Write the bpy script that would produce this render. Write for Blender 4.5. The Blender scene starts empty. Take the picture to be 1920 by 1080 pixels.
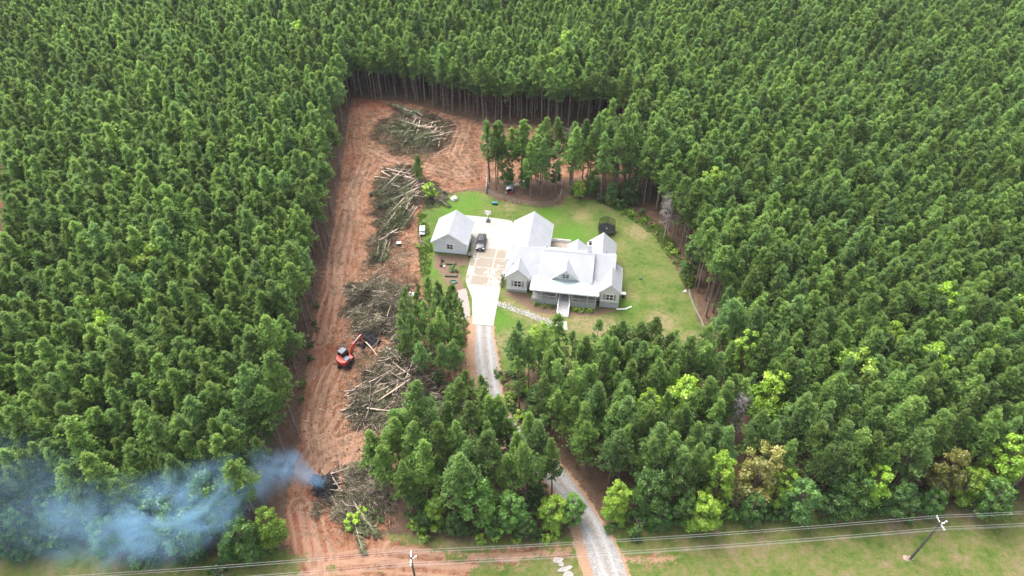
import bpy, bmesh, math, random
import numpy as np
from mathutils import Vector, Matrix
random.seed(7)
RNG = np.random.default_rng(11)
S = bpy.context.scene
COL = S.collection
R = math.radians

# ------------------------------------------------------------------ camera, sky, sun
CAM_H, PITCH, FPX = 88.0, R(43.0), 1297.0
cam = bpy.data.cameras.new('camera')
cam_o = bpy.data.objects.new('camera', cam)
COL.objects.link(cam_o)
cam.sensor_width = 36.0
cam.lens = 36.0 * FPX / 1920.0
cam.clip_start, cam.clip_end = 0.5, 6000.0
cam_o.location = (0, 0, CAM_H)
cam_o.rotation_euler = (math.pi / 2 - PITCH, 0, 0)
S.camera = cam_o

SUN_DIR = Vector((-0.30, 0.34, 0.89)).normalized()          # towards the sun
SUN_EL = math.asin(SUN_DIR.z)
SUN_AZ = math.atan2(SUN_DIR.x, SUN_DIR.y)                    # clockwise from +Y
W = bpy.data.worlds.new('World')
S.world = W
W.use_nodes = True
wn = W.node_tree
bg = wn.nodes['Background']
sky = wn.nodes.new('ShaderNodeTexSky')
sky.sky_type = 'NISHITA'
sky.sun_disc = False
sky.sun_elevation = SUN_EL
sky.sun_rotation = SUN_AZ
sky.air_density = 1.0
sky.dust_density = 6.0
sky.ozone_density = 1.0
bg.inputs['Strength'].default_value = 0.15
cloud = wn.nodes.new('ShaderNodeHueSaturation')            # high thin overcast: a paler sky
cloud.inputs['Saturation'].default_value = 0.45
wn.links.new(sky.outputs[0], cloud.inputs['Color'])
wn.links.new(cloud.outputs[0], bg.inputs[0])
sun = bpy.data.lights.new('sun', 'SUN')
sun.energy = 1.0
sun.angle = R(35)
sun.color = (1.0, 0.96, 0.9)
sun_o = bpy.data.objects.new('sun', sun)
sun_o.rotation_euler = SUN_DIR.to_track_quat('Z', 'Y').to_euler()
sun_o.location = (0, 0, 120)
COL.objects.link(sun_o)
S.view_settings.view_transform = 'Standard'
S.view_settings.look = 'None'
S.view_settings.gamma = 1.0
S.view_settings.use_curve_mapping = False
S.view_settings.exposure = 1.82
S.cycles.max_bounces = 6
S.cycles.diffuse_bounces = 4
S.cycles.transmission_bounces = 4
S.cycles.transparent_max_bounces = 12
S.cycles.volume_bounces = 2

# ------------------------------------------------------------------ survey: where a spot of the photograph lies on the ground
SP, CP = math.sin(PITCH), math.cos(PITCH)
def gp(px, py, z=0.0):
    u, v = (px - 960) / FPX, (540 - py) / FPX
    d = (CAM_H - z) / (SP - v * CP)
    return (u * d, d * (CP + v * SP))
def gpl(pts): return np.array([gp(*p) for p in pts])
def pr(X, Y, Z=0.0):
    dz = Z - CAM_H
    d = Y * CP - dz * SP
    return 960 + FPX * X / d, 540 - FPX * (Y * SP + dz * CP) / d

# ------------------------------------------------------------------ materials
def newmat(name):
    m = bpy.data.materials.new(name)
    m.use_nodes = True
    nt = m.node_tree
    return m, nt, nt.nodes['Principled BSDF']
def N(nt, t, **kw):
    n = nt.nodes.new(t)
    for k, v in kw.items(): setattr(n, k, v)
    return n
def noise(nt, scale, detail=4, rough=0.55, vec=None, dist=0.0):
    n = N(nt, 'ShaderNodeTexNoise')
    n.inputs['Scale'].default_value = scale
    n.inputs['Detail'].default_value = detail
    n.inputs['Roughness'].default_value = rough
    n.inputs['Distortion'].default_value = dist
    if vec is not None: nt.links.new(vec, n.inputs['Vector'])
    return n.outputs['Fac']
def ramp(nt, fac, stops, interp='LINEAR'):
    r = N(nt, 'ShaderNodeValToRGB')
    r.color_ramp.interpolation = interp
    el = r.color_ramp.elements
    while len(el) < len(stops): el.new(0.5)
    for e, (p, c) in zip(el, stops):
        e.position = p
        e.color = (*c, 1) if len(c) == 3 else c
    nt.links.new(fac, r.inputs[0])
    return r.outputs[0]
def mathn(nt, op, a, b=None, clamp=False):
    n = N(nt, 'ShaderNodeMath', operation=op, use_clamp=clamp)
    for i, x in enumerate((a, b)):
        if x is None: continue
        if isinstance(x, (int, float)): n.inputs[i].default_value = x
        else: nt.links.new(x, n.inputs[i])
    return n.outputs[0]
def mix(nt, fac, a, b, mode='MIX'):
    n = N(nt, 'ShaderNodeMix', data_type='RGBA', blend_type=mode)
    for s, x in ((n.inputs[0], fac), (n.inputs[6], a), (n.inputs[7], b)):
        if isinstance(x, (int, float)): s.default_value = x
        elif isinstance(x, tuple): s.default_value = (*x, 1)
        else: nt.links.new(x, s)
    return n.outputs[2]
def attr(nt, name):
    n = N(nt, 'ShaderNodeAttribute', attribute_name=name)
    return n.outputs['Fac']
def sstep(nt, x, a, b):
    n = N(nt, 'ShaderNodeMapRange', interpolation_type='SMOOTHSTEP')
    n.inputs[1].default_value, n.inputs[2].default_value = a, b
    nt.links.new(x, n.inputs[0])
    return n.outputs[0]
def objvec(nt, scale=(1, 1, 1)):
    t = N(nt, 'ShaderNodeTexCoord')
    if scale == (1, 1, 1): return t.outputs['Object']
    m = N(nt, 'ShaderNodeMapping')
    m.inputs['Scale'].default_value = scale
    nt.links.new(t.outputs['Object'], m.inputs[0])
    return m.outputs[0]
def bump(nt, bsdf, h, strength=0.4, dist=0.05):
    b = N(nt, 'ShaderNodeBump')
    b.inputs['Strength'].default_value = strength
    b.inputs['Distance'].default_value = dist
    nt.links.new(h, b.inputs['Height'])
    nt.links.new(b.outputs[0], bsdf.inputs['Normal'])
def simple(name, col, rough=0.6, metal=0.0, var=0.12, scale=3.0, bmp=0.0, spec=0.4, vscale=(1, 1, 1)):
    m, nt, p = newmat(name)
    f = noise(nt, scale, 5, 0.6, objvec(nt, vscale))
    lo = tuple(c * (1 - var * 1.6) for c in col)
    hi = tuple(min(1, c * (1 + var)) for c in col)
    nt.links.new(ramp(nt, f, [(0.3, lo), (0.7, hi)]), p.inputs['Base Color'])
    p.inputs['Roughness'].default_value = rough
    p.inputs['Metallic'].default_value = metal
    p.inputs['Specular IOR Level'].default_value = spec
    if bmp: bump(nt, p, f, bmp)
    return m
def foliage(name, stops, hue=0.5, trans=0.3, blue=(0.055, 0.125, 0.06)):
    """leaf colour by clump (tint attribute) with one shift per plant"""
    m, nt, p = newmat(name)
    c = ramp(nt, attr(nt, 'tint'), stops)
    oi = N(nt, 'ShaderNodeObjectInfo')
    c2 = mix(nt, mathn(nt, 'MULTIPLY', sstep(nt, oi.outputs['Random'], 0.45, 1.0), hue), c, blue, 'MIX')
    oh = N(nt, 'ShaderNodeHueSaturation')
    v = N(nt, 'ShaderNodeMapRange')
    v.inputs[3].default_value, v.inputs[4].default_value = 0.66, 1.30
    r2 = mathn(nt, 'FRACT', mathn(nt, 'MULTIPLY', oi.outputs['Random'], 7.31))
    nt.links.new(r2, v.inputs[0])
    nt.links.new(v.outputs[0], oh.inputs['Value'])
    nt.links.new(c2, oh.inputs['Color'])
    nt.links.new(oh.outputs[0], p.inputs['Base Color'])
    p.inputs['Roughness'].default_value = 0.42
    p.inputs['Specular IOR Level'].default_value = 0.55
    tr = N(nt, 'ShaderNodeBsdfTranslucent')
    nt.links.new(oh.outputs[0], tr.inputs[0])
    ms = N(nt, 'ShaderNodeMixShader')
    ms.inputs[0].default_value = trans
    nt.links.new(p.outputs[0], ms.inputs[1])
    nt.links.new(tr.outputs[0], ms.inputs[2])
    nt.links.new(ms.outputs[0], nt.nodes['Material Output'].inputs[0])
    return m
def tinted(name, stops, rough=0.8):
    m, nt, p = newmat(name)
    nt.links.new(ramp(nt, attr(nt, 'tint'), stops), p.inputs['Base Color'])
    p.inputs['Roughness'].default_value = rough
    p.inputs['Specular IOR Level'].default_value = 0.2
    return m

M = {}
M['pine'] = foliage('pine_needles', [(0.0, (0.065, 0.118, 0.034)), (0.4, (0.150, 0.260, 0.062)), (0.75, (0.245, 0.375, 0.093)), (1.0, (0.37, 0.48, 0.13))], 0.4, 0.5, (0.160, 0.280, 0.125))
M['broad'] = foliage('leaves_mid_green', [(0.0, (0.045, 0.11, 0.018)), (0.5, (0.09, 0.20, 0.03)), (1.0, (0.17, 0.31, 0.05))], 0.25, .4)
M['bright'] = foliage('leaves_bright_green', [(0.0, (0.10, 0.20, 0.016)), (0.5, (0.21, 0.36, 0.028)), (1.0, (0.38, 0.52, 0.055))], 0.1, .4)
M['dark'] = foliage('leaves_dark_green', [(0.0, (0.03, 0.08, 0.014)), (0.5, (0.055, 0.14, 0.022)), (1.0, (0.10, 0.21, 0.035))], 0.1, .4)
M['olive'] = foliage('leaves_olive', [(0.0, (0.09, 0.10, 0.02)), (0.5, (0.165, 0.170, 0.034)), (1.0, (0.28, 0.25, 0.06))], 0.0)
M['wilt'] = foliage('wilting_needles', [(0.0, (0.035, 0.05, 0.018)), (0.4, (0.11, 0.135, 0.05)), (0.75, (0.21, 0.22, 0.11)), (1.0, (0.42, 0.37, 0.28))], 0.3, 0.2, (0.17, 0.175, 0.11))
M['bark'] = simple('pine_bark', (0.19, 0.145, 0.115), 0.9, var=0.35, scale=4, bmp=0.3, vscale=(1, 1, .3))
M['grey_bark'] = simple('dead_grey_wood', (0.30, 0.27, 0.25), 0.9, var=0.3, scale=5)
M['log'] = simple('log_bark', (0.34, 0.265, 0.21), 0.9, var=0.5, scale=1.7, bmp=0.3)
M['logpale'] = simple('stripped_log', (0.52, 0.40, 0.31), 0.8, var=0.3, scale=1.5)
M['logdark'] = simple('dark_log_bark', (0.13, 0.10, 0.085), 0.9, var=0.4, scale=2)
M['cut'] = simple('cut_wood', (0.58, 0.42, 0.27), 0.8, var=0.2)
M['char'] = simple('charred_wood', (0.018, 0.018, 0.02), 0.7, var=0.5, scale=6)
M['ash'] = simple('ash', (0.33, 0.32, 0.33), 0.95, var=0.4, scale=4)
M['slash'] = tinted('slash', [(0.0, (0.035, 0.027, 0.020)), (0.25, (0.085, 0.064, 0.048)), (0.5, (0.085, 0.115, 0.042)), (0.75, (0.22, 0.175, 0.13)), (1.0, (0.46, 0.38, 0.30))])  # darkest tints: decayed needles, deepened to paint in shade between the sticks
M['twig'] = tinted('twigs', [(0.0, (0.07, 0.045, 0.03)), (0.5, (0.17, 0.11, 0.075)), (1.0, (0.42, 0.31, 0.22))])
M['weed'] = foliage('weeds', [(0.0, (0.07, 0.14, 0.02)), (0.5, (0.15, 0.24, 0.04)), (0.8, (0.23, 0.27, 0.075)), (1.0, (0.36, 0.31, 0.15))], 0.0, 0.45)
M['siding'] = simple('pale_grey_siding', (0.78, 0.78, 0.77), 0.6, var=0.05, scale=0.8)
M['siding_blue'] = simple('cool_grey_siding', (0.76, 0.79, 0.81), 0.6, var=0.05, scale=0.8)
M['trim'] = simple('white_trim', (0.78, 0.78, 0.77), 0.5, var=0.04)
M['darktrim'] = simple('slate_drip_edge', (0.15, 0.18, 0.21), 0.5, var=0.1)
M['shutter'] = simple('grey_shutter', (0.33, 0.34, 0.35), 0.6, var=0.1)
M['deck'] = simple('weathered_deck', (0.25, 0.21, 0.18), 0.8, var=0.3, scale=2, vscale=(1, 8, 1))
M['porchfloor'] = simple('porch_boards', (0.38, 0.37, 0.36), 0.7, var=0.15, scale=3)
M['tread'] = simple('grey_stair_tread', (0.42, 0.42, 0.41), 0.7, var=0.15, scale=4)
M['post'] = simple('greige_post', (0.55, 0.52, 0.48), 0.7, var=0.1)
M['door'] = simple('stained_door', (0.16, 0.065, 0.03), 0.4, var=0.3, scale=4, vscale=(6, 1, 1))
M['soffit'] = simple('soffit', (0.45, 0.44, 0.42), 0.7, var=0.05)
M['black'] = simple('black_metal', (0.025, 0.026, 0.028), 0.45, 0.3, 0.2)
M['rubber'] = simple('rubber', (0.018, 0.018, 0.02), 0.9, 0, 0.3, 6, spec=0.08)
M['steel'] = simple('galvanised_steel', (0.55, 0.57, 0.58), 0.35, 0.7, 0.15, 3)
M['grey'] = simple('grey_plastic', (0.085, 0.11, 0.14), 0.4, 0, 0.1)
M['red'] = simple('red_machine_paint', (0.40, 0.040, 0.026), 0.4, 0, 0.18, 2)
M['carpaint'] = simple('black_car_paint', (0.012, 0.013, 0.017), 0.3, 0.0, 0.2, 1, spec=0.45)
M['lamp'] = simple('clear_lamp', (0.8, 0.8, 0.82), 0.15, 0.1, 0.1)
M['taillamp'] = simple('red_lamp', (0.35, 0.01, 0.01), 0.2, 0, 0.1)
M['goat'] = simple('white_coat', (0.72, 0.68, 0.60), 0.9, 0, 0.15, 6)
M['teal'] = simple('teal_plastic', (0.02, 0.28, 0.28), 0.4, 0, 0.15)
M['greenplastic'] = simple('green_plastic', (0.02, 0.075, 0.045), 0.5, 0, 0.2)
M['rock'] = simple('pale_rock', (0.42, 0.40, 0.37), 0.9, 0, 0.3, 2, 0.4)
M['flag'] = simple('pale_flagstone', (0.27, 0.27, 0.26), 0.85, 0, 0.25, 0.9, 0.2)
M['wood_pole'] = simple('creosoted_pole', (0.075, 0.072, 0.065), 0.85, 0, 0.35, 5, vscale=(1, 1, .2))
M['fencewood'] = simple('dark_fence_wood', (0.075, 0.06, 0.052), 0.85, 0, 0.3, 4)
M['wire'] = simple('aluminium_wire', (0.32, 0.32, 0.32), 0.5, 0.2, 0.05)
M['soil'] = simple('garden_soil', (0.12, 0.075, 0.05), 0.95, 0, 0.3, 5, 0.4)
M['whitestuff'] = simple('white_painted_steel', (0.78, 0.78, 0.78), 0.45, 0, 0.05)
M['spoil'] = simple('pinkish_spoil', (0.26, 0.19, 0.155), 0.9, 0, 0.2, 3, 0.3)
M['hosegrey'] = simple('weathered_hose', (0.16, 0.145, 0.12), 0.8, 0, 0.2)
M['brokenconcrete'] = simple('broken_concrete', (0.25, 0.235, 0.22), 0.9, 0, 0.18, 2, 0.3)
def mk_glass():
    m, nt, p = newmat('dark_window_glass')
    f = noise(nt, 1.2, 2, 0.5, objvec(nt))
    nt.links.new(ramp(nt, f, [(0.3, (0.008, 0.010, 0.013)), (0.7, (0.03, 0.036, 0.042))]), p.inputs['Base Color'])
    p.inputs['Roughness'].default_value = 0.06
    p.inputs['Specular IOR Level'].default_value = 0.6
    return m
M['glass'] = mk_glass()
def mk_roof(name, col, rough, metal):
    m, nt, p = newmat(name)
    f = noise(nt, 0.5, 5, 0.65, objvec(nt))
    g = noise(nt, 14, 3, 0.6, objvec(nt, (1, 0.15, 0.3)))
    c = ramp(nt, mathn(nt, 'ADD', mathn(nt, 'MULTIPLY', f, 0.7), mathn(nt, 'MULTIPLY', g, 0.3)),
             [(0.3, tuple(x * 0.84 for x in col)), (0.68, tuple(min(1, x * 1.04) for x in col))])
    nt.links.new(c, p.inputs['Base Color'])
    p.inputs['Roughness'].default_value = rough
    p.inputs['Metallic'].default_value = metal
    return m
M['roof'] = mk_roof('white_metal_roof', (0.305, 0.315, 0.335), 0.5, 0.0)
M['porchroof'] = mk_roof('galvalume_porch_roof', (0.20, 0.255, 0.27), 0.38, 0.15)
def mk_stone():
    m, nt, p = newmat('painted_brick_skirt')
    b = N(nt, 'ShaderNodeTexBrick')
    b.inputs['Color1'].default_value = (0.40, 0.42, 0.43, 1)
    b.inputs['Color2'].default_value = (0.53, 0.54, 0.55, 1)
    b.inputs['Mortar'].default_value = (0.30, 0.31, 0.32, 1)
    b.inputs['Scale'].default_value = 1.0
    b.inputs['Brick Width'].default_value = 0.3
    b.inputs['Row Height'].default_value = 0.11
    b.inputs['Mortar Size'].default_value = 0.012
    t = N(nt, 'ShaderNodeTexCoord')
    sx = N(nt, 'ShaderNodeSeparateXYZ'); cx = N(nt, 'ShaderNodeCombineXYZ')
    nt.links.new(t.outputs['Object'], sx.inputs[0])
    nt.links.new(mathn(nt, 'ADD', sx.outputs[0], sx.outputs[1]), cx.inputs[0])
    nt.links.new(sx.outputs[2], cx.inputs[1])
    nt.links.new(cx.outputs[0], b.inputs['Vector'])
    f = noise(nt, 2.5, 5, 0.6, t.outputs['Object'])
    nt.links.new(mix(nt, 0.5, b.outputs['Color'], ramp(nt, f, [(0.3, (0.34, 0.35, 0.36)), (0.7, (0.6, 0.61, 0.62))])), p.inputs['Base Color'])
    bump(nt, p, b.outputs['Fac'], -0.5, 0.02)
    p.inputs['Roughness'].default_value = 0.85
    return m
M['skirt'] = mk_stone()
def mk_net():
    m, nt, p = newmat('black_netting')
    p.inputs['Base Color'].default_value = (0.02, 0.025, 0.02, 1)
    tr = N(nt, 'ShaderNodeBsdfTransparent'); ms = N(nt, 'ShaderNodeMixShader')
    ms.inputs[0].default_value = 0.5
    nt.links.new(tr.outputs[0], ms.inputs[1]); nt.links.new(p.outputs[0], ms.inputs[2])
    nt.links.new(ms.outputs[0], nt.nodes['Material Output'].inputs[0])
    return m
M['net'] = mk_net()
def mk_concrete():
    """pale slab; some slabs still wear damp tan stains that stop short of the joints (uv = metres, 'damp' per slab)"""
    m, nt, p = newmat('concrete_slab')
    tc = N(nt, 'ShaderNodeTexCoord')
    big = noise(nt, 0.55, 6, 0.65, tc.outputs['Object'], 0.6)
    fine = noise(nt, 9, 5, 0.7, tc.outputs['Object'])
    base = ramp(nt, fine, [(0.3, (0.225, 0.208, 0.182)), (0.7, (0.285, 0.266, 0.236))])
    stain = ramp(nt, fine, [(0.3, (0.135, 0.110, 0.080)), (0.7, (0.180, 0.148, 0.112))])
    edge = attr(nt, 'edge')
    damp = attr(nt, 'damp')
    thr = mathn(nt, 'ADD', big, mathn(nt, 'MULTIPLY', mathn(nt, 'SUBTRACT', damp, 0.5), 0.62))
    f = mathn(nt, 'MULTIPLY', sstep(nt, thr, 0.52, 0.56), sstep(nt, edge, 0.10, 0.24))
    nt.links.new(mix(nt, mathn(nt, 'MULTIPLY', f, 0.85), base, stain), p.inputs['Base Color'])
    p.inputs['Roughness'].default_value = 0.8
    bump(nt, p, fine, 0.15, 0.01)
    return m
M['concrete'] = mk_concrete()

# ------------------------------------------------------------------ object helpers
def link(o, parent=None, loc=None):
    COL.objects.link(o)
    if parent is not None: o.parent = parent
    if loc is not None: o.location = loc
    return o
def tag(o, label=None, cat=None, group=None, kind=None):
    if label: o['label'] = label
    if cat: o['category'] = cat
    if group: o['group'] = group
    if kind: o['kind'] = kind
    return o
def thing(name, label, cat, loc=(0, 0, 0), rz=0.0, group=None):
    o = bpy.data.objects.new(name, None)
    o.empty_display_size = 0.3
    link(o, None, loc)
    o.rotation_euler = (0, 0, rz)
    return tag(o, label, cat, group)
def np_mesh(name, verts, tris, mats, tint=None, matidx=None, smooth=False):
    verts = np.asarray(verts, np.float32); tris = np.asarray(tris, np.int32)
    k = tris.shape[1]
    me = bpy.data.meshes.new(name)
    me.vertices.add(len(verts)); me.vertices.foreach_set('co', verts.ravel())
    me.loops.add(tris.size); me.loops.foreach_set('vertex_index', tris.ravel())
    me.polygons.add(len(tris))
    me.polygons.foreach_set('loop_start', np.arange(0, tris.size, k, dtype=np.int32))
    if matidx is not None: me.polygons.foreach_set('material_index', np.asarray(matidx, np.int32))
    if smooth: me.polygons.foreach_set('use_smooth', np.ones(len(tris), bool))
    for m in (mats if isinstance(mats, (list, tuple)) else [mats]): me.materials.append(m)
    if tint is not None:
        a = me.attributes.new('tint', 'FLOAT', 'POINT')
        a.data.foreach_set('value', np.asarray(tint, np.float32))
    me.update(calc_edges=True)
    return me
class MB:
    def __init__(s): s.v = []; s.f = []; s.mi = []
    def add(s, vs, fs, mi=0):
        b = len(s.v)
        s.v += [tuple(v) for v in vs]
        for f in fs: s.f.append(tuple(b + i for i in f)); s.mi.append(mi)
        return s
    def box(s, x0, x1, y0, y1, z0, z1, mi=0, m=None):
        vs = [(x, y, z) for z in (z0, z1) for y in (y0, y1) for x in (x0, x1)]
        if m is not None: vs = [m @ Vector(v) for v in vs]
        return s.add(vs, [(0, 2, 3, 1), (4, 5, 7, 6), (0, 1, 5, 4), (2, 6, 7, 3), (0, 4, 6, 2), (1, 3, 7, 5)], mi)
    def bar(s, a, b, w, h=None, mi=0, up=(0, 0, 1)):
        h = h or w
        a, b = Vector(a), Vector(b)
        d = (b - a).normalized()
        u = Vector(up)
        if abs(d.dot(u)) > 0.98: u = Vector((0, 1, 0))
        x = d.cross(u).normalized() * w / 2; y = x.cross(d).normalized() * h / 2
        vs = [p + q for p in (a, b) for q in (-x - y, x - y, x + y, -x + y)]
        return s.add(vs, [(0, 3, 2, 1), (4, 5, 6, 7), (0, 1, 5, 4), (1, 2, 6, 5), (2, 3, 7, 6), (3, 0, 4, 7)], mi)
    def tube(s, pts, r, n=8, mi=0, caps=True, capmi=None):
        pts = [Vector(p) for p in pts]
        rs = r if isinstance(r, (list, tuple)) else [r] * len(pts)
        rings = []
        ref = None
        for i, p in enumerate(pts):
            d = (pts[min(i + 1, len(pts) - 1)] - pts[max(i - 1, 0)]).normalized()
            if ref is None:
                ref = d.cross(Vector((0, 0, 1)))
                if ref.length < 0.1: ref = Vector((1, 0, 0))
            x = (ref - d * ref.dot(d)).normalized(); ref = x
            y = d.cross(x)
            rings.append([p + (x * math.cos(2 * math.pi * k / n) + y * math.sin(2 * math.pi * k / n)) * rs[i] for k in range(n)])
        vs = [v for ring in rings for v in ring]
        fs = [(i * n + k, i * n + (k + 1) % n, (i + 1) * n + (k + 1) % n, (i + 1) * n + k) for i in range(len(pts) - 1) for k in range(n)]
        s.add(vs, fs, mi)
        if caps:
            c = mi if capmi is None else capmi
            s.add(rings[0], [tuple(range(n - 1, -1, -1))], c)
            s.add(rings[-1], [tuple(range(n))], c)
        return s
    def lathe(s, prof, n=16, mi=0, c=(0, 0), caps=True):
        vs = [(c[0] + r * math.cos(2 * math.pi * k / n), c[1] + r * math.sin(2 * math.pi * k / n), z) for r, z in prof for k in range(n)]
        fs = [(i * n + k, i * n + (k + 1) % n, (i + 1) * n + (k + 1) % n, (i + 1) * n + k) for i in range(len(prof) - 1) for k in range(n)]
        s.add(vs, fs, mi)
        if caps: s.add(vs[:n], [tuple(range(n - 1, -1, -1))], mi); s.add(vs[-n:], [tuple(range(n))], mi)
        return s
    def prism(s, poly, z0, z1, mi=0):
        n = len(poly)
        vs = [(p[0], p[1], z0) for p in poly] + [(p[0], p[1], z1) for p in poly]
        return s.add(vs, [tuple(range(n - 1, -1, -1)), tuple(range(n, 2 * n))] + [(i, (i + 1) % n, n + (i + 1) % n, n + i) for i in range(n)], mi)
    def mesh(s, name, mats, smooth=False):
        me = bpy.data.meshes.new(name)
        me.from_pydata(s.v, [], s.f)
        for m in (mats if isinstance(mats, (list, tuple)) else [mats]): me.materials.append(m)
        me.polygons.foreach_set('material_index', s.mi)
        if smooth: me.polygons.foreach_set('use_smooth', [True] * len(s.f))
        me.update()
        return me
    def build(s, name, mats, parent=None, loc=None, smooth=False, bevel=0.0, kind=None):
        o = bpy.data.objects.new(name, s.mesh(name, mats, smooth))
        link(o, parent, loc)
        if bevel:
            b = o.modifiers.new('bevel', 'BEVEL'); b.width = bevel; b.segments = 2; b.limit_method = 'ANGLE'
        if kind: o['kind'] = kind
        return o
def mobj(name, me, parent=None, loc=None):
    return link(bpy.data.objects.new(name, me), parent, loc)

# ------------------------------------------------------------------ value noise for relief
_lat = np.random.default_rng(5).random((256, 256))
def vnoise(x, y, s):
    x, y = np.asarray(x) / s, np.asarray(y) / s
    xi, yi = np.floor(x).astype(int), np.floor(y).astype(int)
    fx, fy = x - xi, y - yi
    fx, fy = fx * fx * (3 - 2 * fx), fy * fy * (3 - 2 * fy)
    g = lambda i, j: _lat[i & 255, j & 255]
    return (g(xi, yi) * (1 - fx) + g(xi + 1, yi) * fx) * (1 - fy) + (g(xi, yi + 1) * (1 - fx) + g(xi + 1, yi + 1) * fx) * fy - 0.5
def sdf(poly, x, y):
    """signed distance to a polygon, positive inside"""
    x, y = np.asarray(x, float), np.asarray(y, float)
    d = np.full(x.shape, 1e9); ins = np.zeros(x.shape, bool)
    n = len(poly)
    for i in range(n):
        ax, ay = poly[i]; bx, by = poly[(i + 1) % n]
        ex, ey = bx - ax, by - ay
        t = np.clip(((x - ax) * ex + (y - ay) * ey) / (ex * ex + ey * ey + 1e-12), 0, 1)
        d = np.minimum(d, (x - ax - t * ex) ** 2 + (y - ay - t * ey) ** 2)
        c = ((ay > y) != (by > y))
        ins ^= c & (x < (bx - ax) * (y - ay) / ((by - ay) if abs(by - ay) > 1e-12 else 1e-12) + ax)
    d = np.sqrt(d)
    return np.where(ins, d, -d)
def pldist(pl, x, y):
    x, y = np.asarray(x, float), np.asarray(y, float)
    d = np.full(x.shape, 1e9)
    for (ax, ay), (bx, by) in zip(pl[:-1], pl[1:]):
        ex, ey = bx - ax, by - ay
        t = np.clip(((x - ax) * ex + (y - ay) * ey) / (ex * ex + ey * ey + 1e-12), 0, 1)
        d = np.minimum(d, (x - ax - t * ex) ** 2 + (y - ay - t * ey) ** 2)
    return np.sqrt(d)
def ss(x, a, b):
    t = np.clip((x - a) / (b - a), 0, 1)
    return t * t * (3 - 2 * t)

# ------------------------------------------------------------------ regions on the ground (survey points)
LEFT_EDGE = gpl([(660, 185), (650, 250), (640, 330), (625, 430), (605, 528), (590, 610), (572, 720), (563, 830), (540, 930), (532, 1000)])
BACK_EDGE = gpl([(660, 185), (740, 191), (783, 199), (843, 217), (896, 230), (1000, 238), (1068, 245), (1150, 243)])
P_DIRT = gpl([(660, 183), (740, 189), (783, 197), (843, 215), (896, 228), (1000, 236), (1068, 243), (1150, 243), (1185, 300), (1140, 335), (1060, 332), (915, 334),
              (900, 352), (850, 358), (800, 380), (782, 440), (792, 520), (800, 560), (840, 590), (878, 600), (884, 625), (886, 680), (893, 740), (915, 800), (880, 860), (790, 850), (735, 870), (725, 930),
              (740, 985), (700, 1000), (600, 1040), (548, 1040), (530, 1000), (540, 930), (563, 830), (572, 720), (590, 610), (605, 528), (625, 430), (640, 330), (650, 250)])
P_FDIRT = gpl([(548, 1000), (565, 1050), (520, 1110), (960, 1110), (1000, 1075), (1085, 1050), (1100, 1012), (1040, 1020), (930, 1028), (850, 1036), (760, 1018), (722, 1010), (700, 985)])
P_FDIRT2 = gpl([(1150, 1035), (1230, 1030), (1300, 1042), (1260, 1062), (1160, 1075)])
P_FDIRT3 = gpl([(1740, 1085), (1800, 1072), (1930, 1056), (1990, 1056), (1990, 1110), (1740, 1110)])
P_LAWN = gpl([(786, 410), (800, 385), (850, 362), (900, 362), (918, 366), (935, 374), (975, 386), (1011, 389), (1050, 382), (1066, 372), (1120, 378), (1180, 398), (1230, 440),
              (1275, 505), (1303, 565), (1325, 630), (1330, 665), (1300, 690), (1180, 695), (1060, 690), (935, 690), (922, 620), (884, 612), (862, 596), (812, 560), (796, 530), (790, 470)])
P_FIELD = gpl([(-600, 1075), (0, 1050), (80, 1028), (140, 1008), (180, 1022), (240, 1050), (420, 1048), (530, 1030), (740, 1000), (850, 1010), (1020, 1012), (1090, 995), (1130, 980), (1300, 972), (1500, 958), (1700, 950), (1920, 938), (2600, 905),
               (2600, 1500), (-600, 1500)])
DRIVE_C = gpl([(907, 606), (908, 640), (912, 680), (920, 730), (940, 790), (975, 830), (1010, 862), (1045, 898), (1080, 940), (1108, 985), (1128, 1030), (1145, 1080), (1160, 1140), (1180, 1230), (1196, 1340), (1206, 1480)])
P_MULCH = gpl([(944, 552), (952, 540), (990, 552), (1000, 572), (1040, 581), (1118, 585), (1125, 575), (1160, 582), (1120, 592), (1072, 592), (1050, 592), (1000, 584), (962, 560)])
P_GARDEN = gpl([(812, 476), (880, 480), (880, 497), (862, 500), (868, 530), (880, 560), (882, 600), (862, 590), (852, 552), (838, 535), (822, 510), (812, 500)])
P_PINK = gpl([(856, 545), (874, 540), (880, 570), (882, 600), (868, 598), (860, 570)])
LANE = gpl([(640, 205), (655, 300), (640, 420), (630, 520), (615, 610), (610, 700), (600, 800), (590, 900), (580, 1000), (575, 1080)])
BARE_SPOTS = [(*gp(1130, 615), 3.0), (*gp(1230, 640), 2.5), (*gp(1090, 405), 2.0), (*gp(970, 582), 2.0), (*gp(955, 640), 3.0), (*gp(1195, 435), 2.6), (*gp(1010, 585), 3.2), (*gp(1100, 600), 3.5), (*gp(1300, 640), 2.2), (*gp(960, 572), 2.2), (*gp(1185, 395), 2.0), (*gp(955, 388), 1.3), (*gp(1240, 600), 2.5), (*gp(1180, 560), 1.8)]
RED_SPOTS = [(*gp(590, 975), 5), (*gp(700, 195), 6), (*gp(620, 590), 4), (*gp(905, 345), 2.2), (*gp(660, 300), 4), (*gp(1340, 615), 2.5), (*gp(625, 660), 3), (*gp(1085, 1000), 2), (*gp(690, 960), 3)]
SCAR = gpl([(8, 620), (12, 560), (16, 500), (10, 430), (2, 360), (-4, 290), (-10, 200)])

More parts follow.
